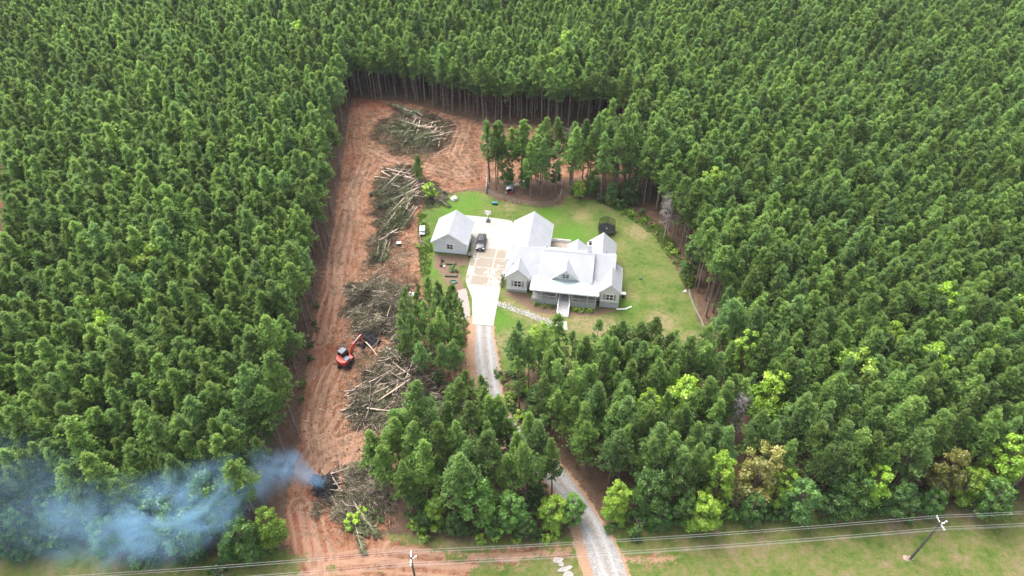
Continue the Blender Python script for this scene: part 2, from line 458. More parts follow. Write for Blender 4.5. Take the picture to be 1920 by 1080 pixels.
TRACKS = [gpl(t) for t in ([(700, 835), (665, 842), (630, 846), (600, 862), (585, 885)], [(700, 862), (660, 868), (625, 862), (598, 838), (590, 800), (605, 740), (628, 690)], [(690, 805), (650, 822), (615, 830), (588, 850), (572, 875)],
    [(640, 770), (622, 800), (600, 828), (585, 860)], [(660, 850), (640, 880), (610, 885)], [(625, 610), (632, 560), (640, 500), (655, 440), (660, 380)], [(600, 640), (612, 590), (628, 540), (630, 470), (645, 410), (668, 350), (690, 300)],
    [(690, 705), (720, 690), (745, 668)], [(690, 280), (730, 300), (790, 312), (860, 330)], [(870, 240), (850, 290), (880, 330)], [(580, 960), (590, 1000), (600, 1050)], [(560, 950), (572, 1000), (580, 1060)], [(740, 1030), (850, 1040), (960, 1045), (1080, 1030)], [(600, 1060), (700, 1050), (820, 1060), (960, 1070)],
    [(1150, 1060), (1200, 1052), (1260, 1050), (1290, 1045)], [(830, 830), (870, 820), (900, 800)])]
def tracks(x, y):
    h = np.zeros_like(x); m = np.zeros_like(x)
    for t in TRACKS:
        near = (x > t[:, 0].min() - 4) & (x < t[:, 0].max() + 4) & (y > t[:, 1].min() - 4) & (y < t[:, 1].max() + 4)
        if not near.any(): continue
        d = pldist(t, x[near], y[near])
        r = np.exp(-((d - .85) / .26) ** 2); b = np.exp(-((d - 1.35) / .28) ** 2) + np.exp(-((d - .25) / .3) ** 2)
        h[near] += -.13 * r + .08 * b; m[near] = np.maximum(m[near], b * .9 - r * .6)
    return h, m
def lane_x(y):
    ys, xs = LANE[:, 1], LANE[:, 0]
    o = np.argsort(ys)
    return np.interp(y, ys[o], xs[o])
def height(x, y):
    x, y = np.asarray(x, float), np.asarray(y, float)
    wd = ss(sdf(P_DIRT, x, y), -0.5, 2.5)
    lat = x - lane_x(y) + 0.9 * np.sin(y * 0.11) + 0.4 * np.sin(y * 0.31)
    ln = np.exp(-(lat / 5.0) ** 2) * wd
    ruts = np.zeros_like(x)
    for c, w in ((-2.6, 0.38), (-0.9, 0.34), (0.9, 0.36), (2.5, 0.4), (4.3, 0.35)):
        ruts -= np.exp(-((lat - c) / w) ** 2) - 0.6 * np.exp(-((lat - c - 0.75) / 0.35) ** 2)
    h = ln * ruts * 0.16 + tracks(x, y)[0]
    h += wd * (vnoise(x, y, 3.1) * 0.28 + vnoise(x + 40, y, 1.1) * 0.20 + vnoise(x, y + 90, 0.55) * 0.10)
    far = 1 - ss(np.abs(x), 150, 400)
    h += (1 - wd) * (vnoise(x, y, 7.0) * 0.10 + vnoise(x, y, 1.3) * 0.05) * far
    g = ss(pldist(DRIVE_C, x, y), 1.6, 3.0)
    h = h * g + (1 - g) * 0.06
    flat = ss(sdf(P_LAWN, x, y), -1, 2.5)
    h *= (1 - 0.75 * flat)
    return h
def hz(x, y): return float(height(np.array([x]), np.array([y]))[0])

def mk_ground():
    m, nt, p = newmat('ground_cover_mix')
    v = objvec(nt)
    n1 = noise(nt, 0.22, 6, 0.65, v)
    n2 = noise(nt, 1.1, 6, 0.7, v)
    n3 = noise(nt, 5.0, 5, 0.7, v)
    n4 = noise(nt, 0.75, 5, 0.6, v, 0.8)
    n5 = noise(nt, 14.0, 3, 0.7, v)
    wob = mathn(nt, 'ADD', mathn(nt, 'MULTIPLY', mathn(nt, 'SUBTRACT', n2, 0.5), 1.1), mathn(nt, 'MULTIPLY', mathn(nt, 'SUBTRACT', n3, 0.5), 0.6))
    def region(name, k=1.0):
        return sstep(nt, mathn(nt, 'ADD', attr(nt, name), mathn(nt, 'MULTIPLY', wob, k)), 0.42, 0.58)
    # forest litter
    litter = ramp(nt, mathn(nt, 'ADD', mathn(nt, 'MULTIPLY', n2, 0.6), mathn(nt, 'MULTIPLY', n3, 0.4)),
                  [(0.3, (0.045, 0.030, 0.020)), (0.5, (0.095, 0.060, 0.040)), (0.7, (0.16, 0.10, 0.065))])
    # clay, streaked along the haul lane
    sxyz = N(nt, 'ShaderNodeSeparateXYZ'); nt.links.new(v, sxyz.inputs[0])
    cxyz = N(nt, 'ShaderNodeCombineXYZ')
    nt.links.new(mathn(nt, 'MULTIPLY', attr(nt, 'lat'), 2.6), cxyz.inputs[0])
    nt.links.new(mathn(nt, 'MULTIPLY', sxyz.outputs[1], 0.10), cxyz.inputs[1])
    streak = noise(nt, 1.0, 8, 0.74, cxyz.outputs[0], 1.1)
    clayf = mathn(nt, 'ADD', mathn(nt, 'ADD', mathn(nt, 'MULTIPLY', n4, 0.42), mathn(nt, 'MULTIPLY', n3, 0.36)), mathn(nt, 'MULTIPLY', n1, 0.22))
    clay = ramp(nt, clayf, [(0.39, (0.050, 0.026, 0.017)), (0.45, (0.118, 0.054, 0.032)), (0.51, (0.192, 0.092, 0.053)), (0.56, (0.240, 0.136, 0.086)), (0.64, (0.30, 0.21, 0.15))])
    claylane = ramp(nt, mathn(nt, 'ADD', mathn(nt, 'MULTIPLY', streak, 0.55), mathn(nt, 'ADD', mathn(nt, 'MULTIPLY', n3, 0.27), mathn(nt, 'MULTIPLY', n4, 0.18))),
                    [(0.39, (0.055, 0.025, 0.015)), (0.45, (0.135, 0.058, 0.032)), (0.51, (0.215, 0.103, 0.059)), (0.59, (0.29, 0.180, 0.118))])
    clay = mix(nt, attr(nt, 'lane'), clay, claylane)
    clay = mix(nt, mathn(nt, 'MULTIPLY', attr(nt, 'red'), 0.75), clay, ramp(nt, n2, [(0.3, (0.09, 0.028, 0.015)), (0.7, (0.22, 0.075, 0.042))]))
    trk = attr(nt, 'trk')
    clay = mix(nt, mathn(nt, 'MULTIPLY', sstep(nt, trk, 0.1, 0.8), 0.55), clay, (0.29, 0.185, 0.13))
    clay = mix(nt, mathn(nt, 'MULTIPLY', sstep(nt, mathn(nt, 'MULTIPLY', trk, -1.0), 0.05, 0.5), 0.6), clay, (0.10, 0.046, 0.030))
    # bark and chip litter over the clay
    chips = sstep(nt, mathn(nt, 'ADD', n4, mathn(nt, 'MULTIPLY', n5, 0.5)), 0.76, 0.92)
    clay = mix(nt, mathn(nt, 'MULTIPLY', chips, 0.65), clay, ramp(nt, n5, [(0.35, (0.075, 0.050, 0.035)), (0.65, (0.20, 0.145, 0.10))]))
    # lawn
    gfac = mathn(nt, 'ADD', mathn(nt, 'MULTIPLY', n1, 0.42), mathn(nt, 'ADD', mathn(nt, 'MULTIPLY', n2, 0.33), mathn(nt, 'MULTIPLY', n3, 0.25)))
    lawn = ramp(nt, gfac, [(0.40, (0.034, 0.070, 0.012)), (0.46, (0.062, 0.098, 0.019)), (0.515, (0.088, 0.109, 0.029)), (0.56, (0.118, 0.115, 0.045)), (0.63, (0.16, 0.130, 0.075))])
    bare = mathn(nt, 'MULTIPLY', mathn(nt, 'MULTIPLY', attr(nt, 'bare'), 0.75), sstep(nt, mathn(nt, 'ADD', n2, mathn(nt, 'MULTIPLY', n3, 0.5)), 0.55, 0.85))
    lawn = mix(nt, bare, lawn, ramp(nt, n3, [(0.3, (0.16, 0.11, 0.065)), (0.7, (0.26, 0.19, 0.12))]))
    lawn = mix(nt, mathn(nt, 'MULTIPLY', attr(nt, 'lush'), 0.9), lawn, ramp(nt, n3, [(0.3, (0.035, 0.095, 0.010)), (0.7, (0.085, 0.165, 0.020))]))
    # roadside field
    field = ramp(nt, gfac, [(0.40, (0.040, 0.074, 0.012)), (0.46, (0.070, 0.098, 0.020)), (0.51, (0.098, 0.105, 0.033)), (0.55, (0.130, 0.110, 0.052)), (0.62, (0.17, 0.13, 0.085))])
    # gravel
    vor = N(nt, 'ShaderNodeTexVoronoi'); vor.inputs['Scale'].default_value = 7.0; nt.links.new(v, vor.inputs['Vector'])
    gsp = mathn(nt, 'ADD', mathn(nt, 'MULTIPLY', vor.outputs['Color'], 0.5), mathn(nt, 'MULTIPLY', n5, 0.5))
    gravel = ramp(nt, gsp, [(0.25, (0.145, 0.138, 0.131)), (0.5, (0.215, 0.208, 0.202)), (0.8, (0.285, 0.278, 0.272))])
    gravel = mix(nt, mathn(nt, 'MULTIPLY', sstep(nt, n4, 0.55, 0.72), 0.35), gravel, (0.23, 0.17, 0.13))
    gravel = mix(nt, mathn(nt, 'MULTIPLY', sstep(nt, attr(nt, 'gtrk'), 0.2, 0.9), 0.5), gravel, (0.30, 0.295, 0.29))
    gravel = mix(nt, mathn(nt, 'MULTIPLY', sstep(nt, mathn(nt, 'ADD', mathn(nt, 'MULTIPLY', attr(nt, 'gtrk'), -0.7), mathn(nt, 'MULTIPLY', n3, 0.5)), 0.35, 0.7), 0.4), gravel, (0.17, 0.135, 0.10))
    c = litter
    c = mix(nt, region('m_field'), c, field)
    c = mix(nt, region('m_dirt'), c, clay)
    c = mix(nt, region('m_lawn', 1.7), c, lawn)
    c = mix(nt, region('m_mulch'), c, ramp(nt, n3, [(0.3, (0.085, 0.055, 0.038)), (0.7, (0.18, 0.122, 0.085))]))
    c = mix(nt, region('m_pink', 0.6), c, ramp(nt, n5, [(0.3, (0.20, 0.155, 0.14)), (0.7, (0.31, 0.26, 0.24))]))
    c = mix(nt, region('m_shoulder', 1.0), c, ramp(nt, n3, [(0.3, (0.19, 0.105, 0.065)), (0.7, (0.32, 0.215, 0.145))]))
    c = mix(nt, region('m_gravel', 0.45), c, gravel)
    nt.links.new(c, p.inputs['Base Color'])
    p.inputs['Roughness'].default_value = 0.95
    p.inputs['Specular IOR Level'].default_value = 0.1
    hh = mathn(nt, 'ADD', mathn(nt, 'MULTIPLY', n3, 0.6), mathn(nt, 'MULTIPLY', n5, 0.3))
    bump(nt, p, hh, 0.8, 0.12)
    return m
M['ground'] = mk_ground()

def build_ground():
    dense_x = np.concatenate([np.arange(-82, -48, .55), np.arange(-48, 21, .29), np.arange(21, 82.1, .55)])
    dense_y = np.arange(32, 174.01, 0.33)
    ex = 82 + np.cumsum(2.0 * 1.35 ** np.arange(20)); ey = 174 + np.cumsum(2.0 * 1.35 ** np.arange(19)); eb = 32 - np.cumsum(2.0 * 1.35 ** np.arange(20))
    xs = np.concatenate([-ex[::-1], dense_x, ex]); ys = np.concatenate([eb[::-1], dense_y, ey])
    X, Y = np.meshgrid(xs, ys)
    x, y = X.ravel(), Y.ravel()
    z = height(x, y)
    A = {}
    sd, sl, sf = sdf(P_DIRT, x, y), sdf(P_LAWN, x, y), sdf(P_FIELD, x, y)
    fd = np.maximum(np.maximum(sdf(P_FDIRT, x, y), sdf(P_FDIRT2, x, y)), sdf(P_FDIRT3, x, y))
    scar = 2.4 - pldist(SCAR, x, y)
    A['m_dirt'] = np.maximum(np.maximum(ss(sd, -2.2, 2.2), ss(fd, -2.5, 2.5) * np.clip(.62 + 1.1 * vnoise(x * .5, y, 5.0) + .5 * vnoise(x, y, 1.7), 0, 1)), ss(scar, -1, 1.2) * 0.9)
    A['m_lawn'] = ss(sl + vnoise(x, y, 3.0) * 1.6, -2.2, 2.2)
    A['m_field'] = ss(sf, -2.5, 2.5)
    A['m_mulch'] = np.maximum(ss(sdf(P_MULCH, x, y), -0.7, 0.7), ss(sdf(P_GARDEN, x, y), -0.7, 0.9) * 0.9)
    A['m_pink'] = ss(sdf(P_PINK, x, y), -0.6, 0.6)
    dd = pldist(DRIVE_C, x, y)
    wid = 1.6 + 0.22 * np.sin(y * 0.35) + 0.3 * ss(-y, -48, -42)
    A['m_gravel'] = ss(wid - dd, -0.9, 0.9)
    A['gtrk'] = np.exp(-((dd - .78) / .3) ** 2) - .8 * np.exp(-(dd / .3) ** 2)
    west = np.interp(y, np.sort(DRIVE_C[:, 1]), DRIVE_C[np.argsort(DRIVE_C[:, 1]), 0]) - x
    A['m_shoulder'] = ss(wid + 0.5 + 1.0 * ss(west, 0, 1) - dd, -0.8, 0.8) * 0.85
    A['lat'] = x - lane_x(y) + 0.9 * np.sin(y * 0.11) + 0.4 * np.sin(y * 0.31)
    A['lane'] = np.exp(-(np.abs(A['lat']) / 5.2) ** 4) * 0.85
    red = np.zeros_like(x); bare = np.zeros_like(x)
    for cx, cy, r in RED_SPOTS: red = np.maximum(red, np.exp(-((x - cx) ** 2 + (y - cy) ** 2) / r ** 2))
    for cx, cy, r in BARE_SPOTS: bare = np.maximum(bare, np.exp(-(((x - cx) ** 2 + (y - cy) ** 2) / r ** 2) ** 2))
    A['trk'] = tracks(x, y)[1]
    A['red'] = red; A['bare'] = bare
    lush = np.zeros_like(x)
    for px, py, r in ((1075, 445, 5), (850, 395, 5), (880, 380, 4), (1030, 400, 3), (1175, 570, 2), (808, 500, 2.5), (805, 460, 3), (940, 600, 3)):
        cx, cy = gp(px, py)
        lush = np.maximum(lush, np.exp(-((x - cx) ** 2 + (y - cy) ** 2) / r ** 2))
    A['lush'] = lush
    nx, ny = len(xs), len(ys)
    i = np.arange((nx - 1) * (ny - 1)); r0 = (i // (nx - 1)) * nx + i % (nx - 1)
    quads = np.stack([r0, r0 + 1, r0 + nx + 1, r0 + nx], 1)
    fm = {k: A[k][quads].mean(1) for k in ('m_dirt', 'm_lawn', 'm_field', 'm_gravel')}
    lab = np.zeros(len(quads), int)
    lab[fm['m_field'] > 0.5] = 3
    lab[fm['m_dirt'] > 0.5] = 1
    lab[fm['m_lawn'] > 0.5] = 2
    lab[fm['m_gravel'] > 0.5] = 4
    V = np.stack([x, y, z], 1)
    for k, nm in enumerate(('ground', 'dirt_clearing', 'lawn', 'grass_field', 'gravel_driveway')):
        q = quads[lab == k]
        used, inv = np.unique(q.ravel(), return_inverse=True)
        me = np_mesh(nm, V[used], inv.reshape(-1, 4), M['ground'], smooth=True)
        for an, arr in A.items():
            a = me.attributes.new(an, 'FLOAT', 'POINT'); a.data.foreach_set('value', arr[used].astype(np.float32))
        tag(mobj(nm, me), kind='structure')
build_ground()

# ------------------------------------------------------------------ concrete driveway slabs
YAW = R(-8.5)
HOUSE_O = (3.6, 90.5)
GAR_O = (-15.3, 104.8)
def to_local(o, X, Y):
    dx, dy = X - o[0], Y - o[1]
    return dx * math.cos(YAW) + dy * math.sin(YAW), -dx * math.sin(YAW) + dy * math.cos(YAW)
def clip_half(poly, ax, val, keep_gt):
    out = []
    for i in range(len(poly)):
        a, b = poly[i], poly[(i + 1) % len(poly)]
        ia, ib = ((a[ax] >= val) == keep_gt), ((b[ax] >= val) == keep_gt)
        if ia: out.append(a)
        if ia != ib:
            t = (val - a[ax]) / (b[ax] - a[ax])
            out.append((a[0] + t * (b[0] - a[0]), a[1] + t * (b[1] - a[1])))
    return out
DRIVE_PX = [(872, 404), (915, 408), (953, 413), (960, 415), (963, 420), (962, 432), (957, 447), (952, 475), (948, 504), (938, 543), (931, 580), (925, 612), (886, 609), (885.5, 585), (885, 560), (881, 548), (876, 537), (873.5, 528), (873.5, 521), (877, 505), (883.5, 481), (884, 440)]
def build_drive():
    root = thing('concrete_driveway', 'pale concrete driveway of jointed slabs between house and garage, damp tan stains', 'driveway', (GAR_O[0], GAR_O[1], 0.0), YAW)
    root['kind'] = 'structure'
    del root['category']
    poly = [to_local(GAR_O, *gp(*p)) for p in DRIVE_PX]
    bed = MB(); bed.prism(poly, 0.0, 0.075)
    bed.build('slab_bed', M['brokenconcrete'], root)
    xcuts = [-20, 6.9, 8.6, 12.1, 15.2, 40]
    ycuts = [-40, -14.3, -11.2, -8.3, -5.6, -3.2, -0.2, 2.6, 5.4, 30]
    rr = random.Random(3)
    for i in range(len(xcuts) - 1):
        for j in range(len(ycuts) - 1):
            q = poly
            for ax, v, k in ((0, xcuts[i] + 0.03, True), (0, xcuts[i + 1] - 0.03, False), (1, ycuts[j] + 0.03, True), (1, ycuts[j + 1] - 0.03, False)):
                q = clip_half(q, ax, v, k)
                if len(q) < 3: break
            if len(q) < 3: continue
            ar = 0.5 * sum(q[k][0] * q[(k + 1) % len(q)][1] - q[(k + 1) % len(q)][0] * q[k][1] for k in range(len(q)))
            if abs(ar) < 0.15: continue
            if ar < 0: q = q[::-1]
            c = (sum(p[0] for p in q) / len(q), sum(p[1] for p in q) / len(q))
            ins = [(p[0] + (c[0] - p[0]) * min(0.45, 0.33 / max(0.3, math.dist(p, c))), p[1] + (c[1] - p[1]) * min(0.45, 0.33 / max(0.3, math.dist(p, c)))) for p in q]
            n = len(q); zt = 0.10 + rr.uniform(-.004, .004)
            vs = [(p[0], p[1], 0.05) for p in q] + [(p[0], p[1], zt) for p in q] + [(p[0], p[1], zt + 0.0005) for p in ins]
            fs = [(k, (k + 1) % n, n + (k + 1) % n, n + k) for k in range(n)] + [(n + k, n + (k + 1) % n, 2 * n + (k + 1) % n, 2 * n + k) for k in range(n)] + [tuple(range(2 * n, 3 * n))]
            me = bpy.data.meshes.new('slab'); me.from_pydata(vs, [], fs); me.materials.append(M['concrete'])
            wet = 0.05
            if -8.4 < c[1] < 3.2: wet = 0.52 + rr.uniform(-.2, .2)
            if -3.3 < c[1] < 2.7 and c[0] < 15: wet = 0.72
            if -11.4 < c[1] <= -8.3: wet = 0.18
            if c[1] >= 3.2: wet = 0.08
            a = me.attributes.new('edge', 'FLOAT', 'POINT'); a.data.foreach_set('value', [0.0] * (2 * n) + [0.33] * n)
            b = me.attributes.new('damp', 'FLOAT', 'POINT'); b.data.foreach_set('value', [wet] * (3 * n))
            me.update()
            mobj('slab', me, root)
build_drive()

# ------------------------------------------------------------------ roof, wall, window builders
def roof_plane(poly, t, name, mat, parent, seam=0.45, seam_h=0.035, cap=None):
    """planar slab; raised seams run down the slope, clipped to the outline"""
    P = [Vector(p) for p in poly]
    nrm = Vector((0, 0, 0))
    for i in range(len(P)): nrm += P[i].cross(P[(i + 1) % len(P)])
    nrm.normalize()
    if nrm.z < 0: P.reverse(); nrm.negate()
    mb = MB(); n = len(P)
    vs = [p - nrm * t for p in P] + P
    mb.add(vs, [tuple(range(n - 1, -1, -1)), tuple(range(n, 2 * n))] + [(i, (i + 1) % n, n + (i + 1) % n, n + i) for i in range(n)])
    ro = mb.build(name, mat, parent)
    if seam:
        h = Vector((0, 0, 1)).cross(nrm).normalized(); d = nrm.cross(h)
        o = P[0]
        q = [((p - o).dot(h), (p - o).dot(d)) for p in P]
        s = MB(); u0, u1 = min(a for a, _ in q), max(a for a, _ in q)
        k = u0 + seam * 0.5
        while k < u1 - 0.05:
            c = []
            for i in range(n):
                a, b = q[i], q[(i + 1) % n]
                if (a[0] > k) != (b[0] > k): c.append(a[1] + (k - a[0]) / (b[0] - a[0]) * (b[1] - a[1]))
            if len(c) >= 2 and max(c) - min(c) > 0.15:
                pa, pb = o + h * k + d * (min(c) + .02) + nrm * seam_h * .5, o + h * k + d * (max(c) - .02) + nrm * seam_h * .5
                s.bar(pa, pb, 0.035, seam_h, up=nrm)
            k += seam
        if s.f:
            so = s.build('roof_seam', mat, ro); so['kind'] = 'stuff'
    return ro
def gable(parent, axis, c, a0, a1, e0, e1, ze, zr, t=0.12, mat=None, ridge_cap=True, z1=None, fascia=True):
    """gable along 'x' or 'y'; c = ridge cross position, e0/e1 eave cross positions"""
    mat = mat or M['roof']
    P = (lambda al, cr, z: (al, cr, z)) if axis == 'x' else (lambda al, cr, z: (cr, al, z))
    roof_plane([P(a0, e0, ze), P(a1, e0, ze), P(a1, c, zr), P(a0, c, zr)], t, 'roof_slope', mat, parent)
    roof_plane([P(a0, e1, ze), P(a1, e1, ze), P(a1, c, zr), P(a0, c, zr)], t, 'roof_slope', mat, parent)
    if ridge_cap:
        m = MB()
        s0 = (zr - ze) / abs(c - e0)
        w = 0.17
        m.add([P(a, c + k * w, zr - w * s0 * abs(k) + 0.035) for a in (a0 - .01, a1 + .01) for k in (-1, 0, 1)], [(0, 1, 4, 3), (1, 2, 5, 4)])
        o = m.build('ridge_cap', mat, parent)
        so = o.modifiers.new('solid', 'SOLIDIFY'); so.thickness = 0.03
def rake(parent, axis, al, c, e0, e1, ze, zr, h=0.2, th=0.05, mat=None, drop=0.13):
    mat = mat or M['trim']
    P = (lambda a, cr, z: (a, cr, z)) if axis == 'x' else (lambda a, cr, z: (cr, a, z))
    m = MB()
    for e in (e0, e1):
        pts = [(e, ze - drop), (c, zr - drop), (c, zr - drop - h), (e, ze - drop - h)]
        vs = [P(a, y, z) for a in (al, al + th) for y, z in pts]
        m.add(vs, [(0, 1, 2, 3), (7, 6, 5, 4), (0, 4, 5, 1), (1, 5, 6, 2), (2, 6, 7, 3), (3, 7, 4, 0)])
    return m.build('rake_board', mat, parent)
def board_bar(parent, a, b, w, h, mat, name='fascia'):
    return MB().bar(a, b, w, h).build(name, mat, parent)
def wall_poly(parent, axis, al, th, poly, mat, batten=0.4, name='wall', bproud=0.03, face=-1):
    """flat wall whose outline lies in (cross, z); face -1: outward side is the smaller coordinate"""
    P = (lambda a, cr, z: (a, cr, z)) if axis == 'x' else (lambda a, cr, z: (cr, a, z))
    m = MB(); n = len(poly)
    vs = [P(al, *p) for p in poly] + [P(al + th, *p) for p in poly]
    m.add(vs, [tuple(range(n)), tuple(range(2 * n - 1, n - 1, -1))] + [(i, n + i, n + (i + 1) % n, (i + 1) % n) for i in range(n)])
    w = m.build(name, mat, parent)
    bm = bmesh.new(); bm.from_mesh(w.data); bmesh.ops.recalc_face_normals(bm, faces=bm.faces); bm.to_mesh(w.data); bm.free()
    if batten:
        b = MB(); c0, c1 = min(p[0] for p in poly), max(p[0] for p in poly)
        k = c0 + batten / 2
        f = al - bproud if face < 0 else al + th
        while k < c1:
            c = []
            for i in range(n):
                p, q = poly[i], poly[(i + 1) % n]
                if (p[0] > k) != (q[0] > k): c.append(p[1] + (k - p[0]) / (q[0] - p[0]) * (q[1] - p[1]))
            if len(c) >= 2:
                z0, z1 = min(c) + .01, max(c) - .02
                vs = [P(a, kk, z) for z in (z0, z1) for kk in (k - .025, k + .025) for a in (f, f + bproud)]
                b.add(vs, [(0, 2, 3, 1), (4, 5, 7, 6), (0, 1, 5, 4), (2, 6, 7, 3), (0, 4, 6, 2), (1, 3, 7, 5)])
            k += batten
        bo = b.build('batten', mat, w); bo['kind'] = 'stuff'
    return w
def window(parent, x, y, z, w, h, cols=2, rows=2, shutters=False, frame=None):
    """on a front wall (facing -y); y is the wall's outer face"""
    fr = MB(); t = 0.10
    for x0, x1, z0, z1 in ((x - w / 2 - t, x - w / 2, z - h / 2 - t, z + h / 2 + t), (x + w / 2, x + w / 2 + t, z - h / 2 - t, z + h / 2 + t),
                           (x - w / 2, x + w / 2, z + h / 2, z + h / 2 + t), (x - w / 2, x + w / 2, z - h / 2 - t, z - h / 2)):
        fr.box(x0, x1, y - 0.075, y, z0, z1)
    mw = 0.11
    for i in range(1, cols): fr.box(x - w / 2 + w * i / cols - mw / 2, x - w / 2 + w * i / cols + mw / 2, y - 0.07, y, z - h / 2, z + h / 2)
    for j in range(1, rows): fr.box(x - w / 2, x + w / 2, y - 0.062, y, z - h / 2 + h * j / rows - .045, z - h / 2 + h * j / rows + .045)
    f = fr.build('window', frame or M['trim'], parent)
    for i in range(cols):
        for j in range(rows):
            MB().box(x - w / 2 + w * i / cols + .012, x - w / 2 + w * (i + 1) / cols - .012, y - 0.035, y - 0.004, z - h / 2 + h * j / rows + .012, z - h / 2 + h * (j + 1) / rows - .012).build('pane', M['glass'], f)
    if shutters:
        for s in (-1, 1):
            cx = x + s * (w / 2 + t + 0.22)
            m = MB().box(cx - .19, cx + .19, y - 0.05, y - 0.002, z - h / 2 - .05, z + h / 2 + .05)
            for k in range(6):
                zz = z - h / 2 + h * (k + .5) / 6
                m.box(cx - .15, cx + .15, y - 0.068, y - 0.05, zz - .05, zz + .05)
            m.build('shutter', M['shutter'], parent)
    return f

# ------------------------------------------------------------------ the house
def build_house():
    H = thing('farmhouse', 'pale grey farmhouse with white metal gabled roofs, front porch and central dormer', 'house', (HOUSE_O[0], HOUSE_O[1], 0.0), YAW)
    zf = 1.1
    # lower masonry skirts
    def skirt(x0, x1, y0, y1, z1): MB().box(x0, x1, y0, y1, -0.3, z1).build('foundation_skirt', M['skirt'], H)
    skirt(-4.98, -1.24, 2.40, 3.6, 0.62)
    skirt(-5.05, 1.0, 3.61, 11.3, 0.62)
    skirt(12.22, 15.50, 0.74, 2.2, 1.42)
    skirt(10.41, 15.52, 2.21, 11.0, 1.05)
    skirt(1.01, 10.40, 2.25, 11.1, 1.0)
    skirt(-5.5, 1.45, 11.31, 18.45, 0.4)
    skirt(9.4, 14.2, 11.11, 14.5, 0.9)
    skirt(5.6, 8.7, 11.12, 12.9, 0.9)
    # left wing front gable
    sd = M['siding']
    wall_poly(H, 'y', 2.42, 0.15, [(-4.96, 0.62), (-1.26, 0.62), (-1.26, 3.55), (-2.93, 5.2), (-4.96, 3.55)], sd)
    MB().box(-5.0, -1.22, 2.36, 2.42, 0.62, 0.74).build('water_table', M['trim'], H)
    wall_poly(H, 'x', -1.40, 0.15, [(2.57, 0.62), (3.6, 0.62), (3.6, 3.5), (2.57, 3.5)], sd, face=1)
    wall_poly(H, 'x', -5.0, 0.15, [(2.57, 0.62), (11.3, 0.62), (11.3, 3.5), (2.57, 3.5)], sd)
    wall_poly(H, 'x', -5.5, 0.15, [(11.31, 0.4), (18.4, 0.4), (18.4, 3.5), (11.31, 3.5)], sd)
    wall_poly(H, 'x', 1.3, 0.15, [(11.6, 0.4), (18.4, 0.4), (18.4, 3.5), (11.6, 3.5)], sd, face=1)
    wall_poly(H, 'y', 18.4, 0.15, [(-5.5, 0.4), (1.45, 0.4), (1.45, 3.5), (-2.05, 6.1), (-5.5, 3.5)], sd, face=1)
    window(H, -2.98, 2.42, 2.05, 1.25, 1.35, 2, 2, True)
    # right wing
    wall_poly(H, 'y', 0.76, 0.15, [(12.24, 1.42), (15.48, 1.42), (15.48, 3.72), (13.75, 5.3), (12.24, 3.72)], sd)
    MB().box(12.2, 15.52, 0.70, 0.76, 1.42, 1.54).build('water_table', M['trim'], H)
    wall_poly(H, 'x', 15.33, 0.15, [(0.92, 1.42), (7.3, 1.42), (7.3, 3.7), (0.92, 3.7)], sd, face=1)
    wall_poly(H, 'x', 12.24, 0.15, [(0.92, 1.42), (2.9, 1.42), (2.9, 3.7), (0.92, 3.7)], sd)
    wall_poly(H, 'x', 14.0, 0.15, [(7.3, .9), (14.4, .9), (14.4, 3.5), (7.3, 3.5)], sd, face=1)
    wall_poly(H, 'y', 14.3, 0.15, [(9.5, .9), (14.1, .9), (14.1, 3.5), (11.8, 5.8), (9.5, 3.5)], sd, face=1)
    wall_poly(H, 'y', 12.75, 0.15, [(5.6, .9), (8.6, .9), (8.6, 3.5), (7.1, 4.8), (5.6, 3.5)], sd, face=1)
    wall_poly(H, 'y', 11.0, 0.15, [(1.3, .9), (9.5, .9), (9.5, 4.0), (1.3, 4.0)], sd, face=1)
    window(H, 13.86, 0.76, 2.55, 1.2, 1.25, 2, 2, True)
    # porch: deck on a skirt, posts, rails, back wall with door
    MB().box(0.0, 4.78, 0.02, 0.22, -0.3, zf - .06).build('foundation_skirt', M['skirt'], H)
    MB().box(6.92, 11.57, 0.02, 0.22, -0.3, zf - .06).build('foundation_skirt', M['skirt'], H)
    MB().box(0.0, 0.2, 0.22, 2.24, -0.3, zf - .06).build('foundation_skirt', M['skirt'], H)
    MB().box(11.37, 11.57, 0.22, 2.24, -0.3, zf - .06).build('foundation_skirt', M['skirt'], H)
    MB().box(-0.06, 11.63, -0.05, 2.24, zf - .06, zf).build('porch_floor', M['porchfloor'], H)
    wall_poly(H, 'y', 2.26, 0.15, [(1.0, zf), (10.4, zf), (10.4, 4.1), (1.0, 4.1)], M['post'], batten=0)
    wall_poly(H, 'x', 1.0, 0.12, [(2.42, 3.3), (11, 3.3), (6.6, 7.2)], sd, batten=0)
    wall_poly(H, 'x', 10.28, 0.12, [(2.42, 3.3), (11, 3.3), (6.6, 7.2)], sd, batten=0)
    wall_poly(H, 'y', 3.62, 0.12, [(-1.3, .62), (0.98, .62), (0.98, 3.5), (-1.3, 3.5)], sd)
    wall_poly(H, 'y', 2.92, 0.12, [(10.42, 1.0), (12.22, 1.0), (12.22, 3.7), (10.42, 3.7)], sd)
    window(H, 3.35, 2.26, 2.2, 1.9, 1.5, 2, 1, frame=M['black'])
    window(H, 8.6, 2.26, 2.2, 2.2, 1.5, 3, 1, frame=M['black'])
    d = MB().box(5.1, 6.7, 2.2, 2.26, zf + .01, 3.35).build('door', M['trim'], H)
    MB().box(5.25, 5.88, 2.16, 2.2, zf + .05, 3.2).build('door_leaf', M['door'], d)
    MB().box(5.92, 6.55, 2.16, 2.2, zf + .05, 3.2).build('door_leaf', M['door'], d)
    for x in (5.4, 6.05): MB().box(x, x + .34, 2.14, 2.158, zf + 1.0, 2.9).build('pane', M['glass'], d)
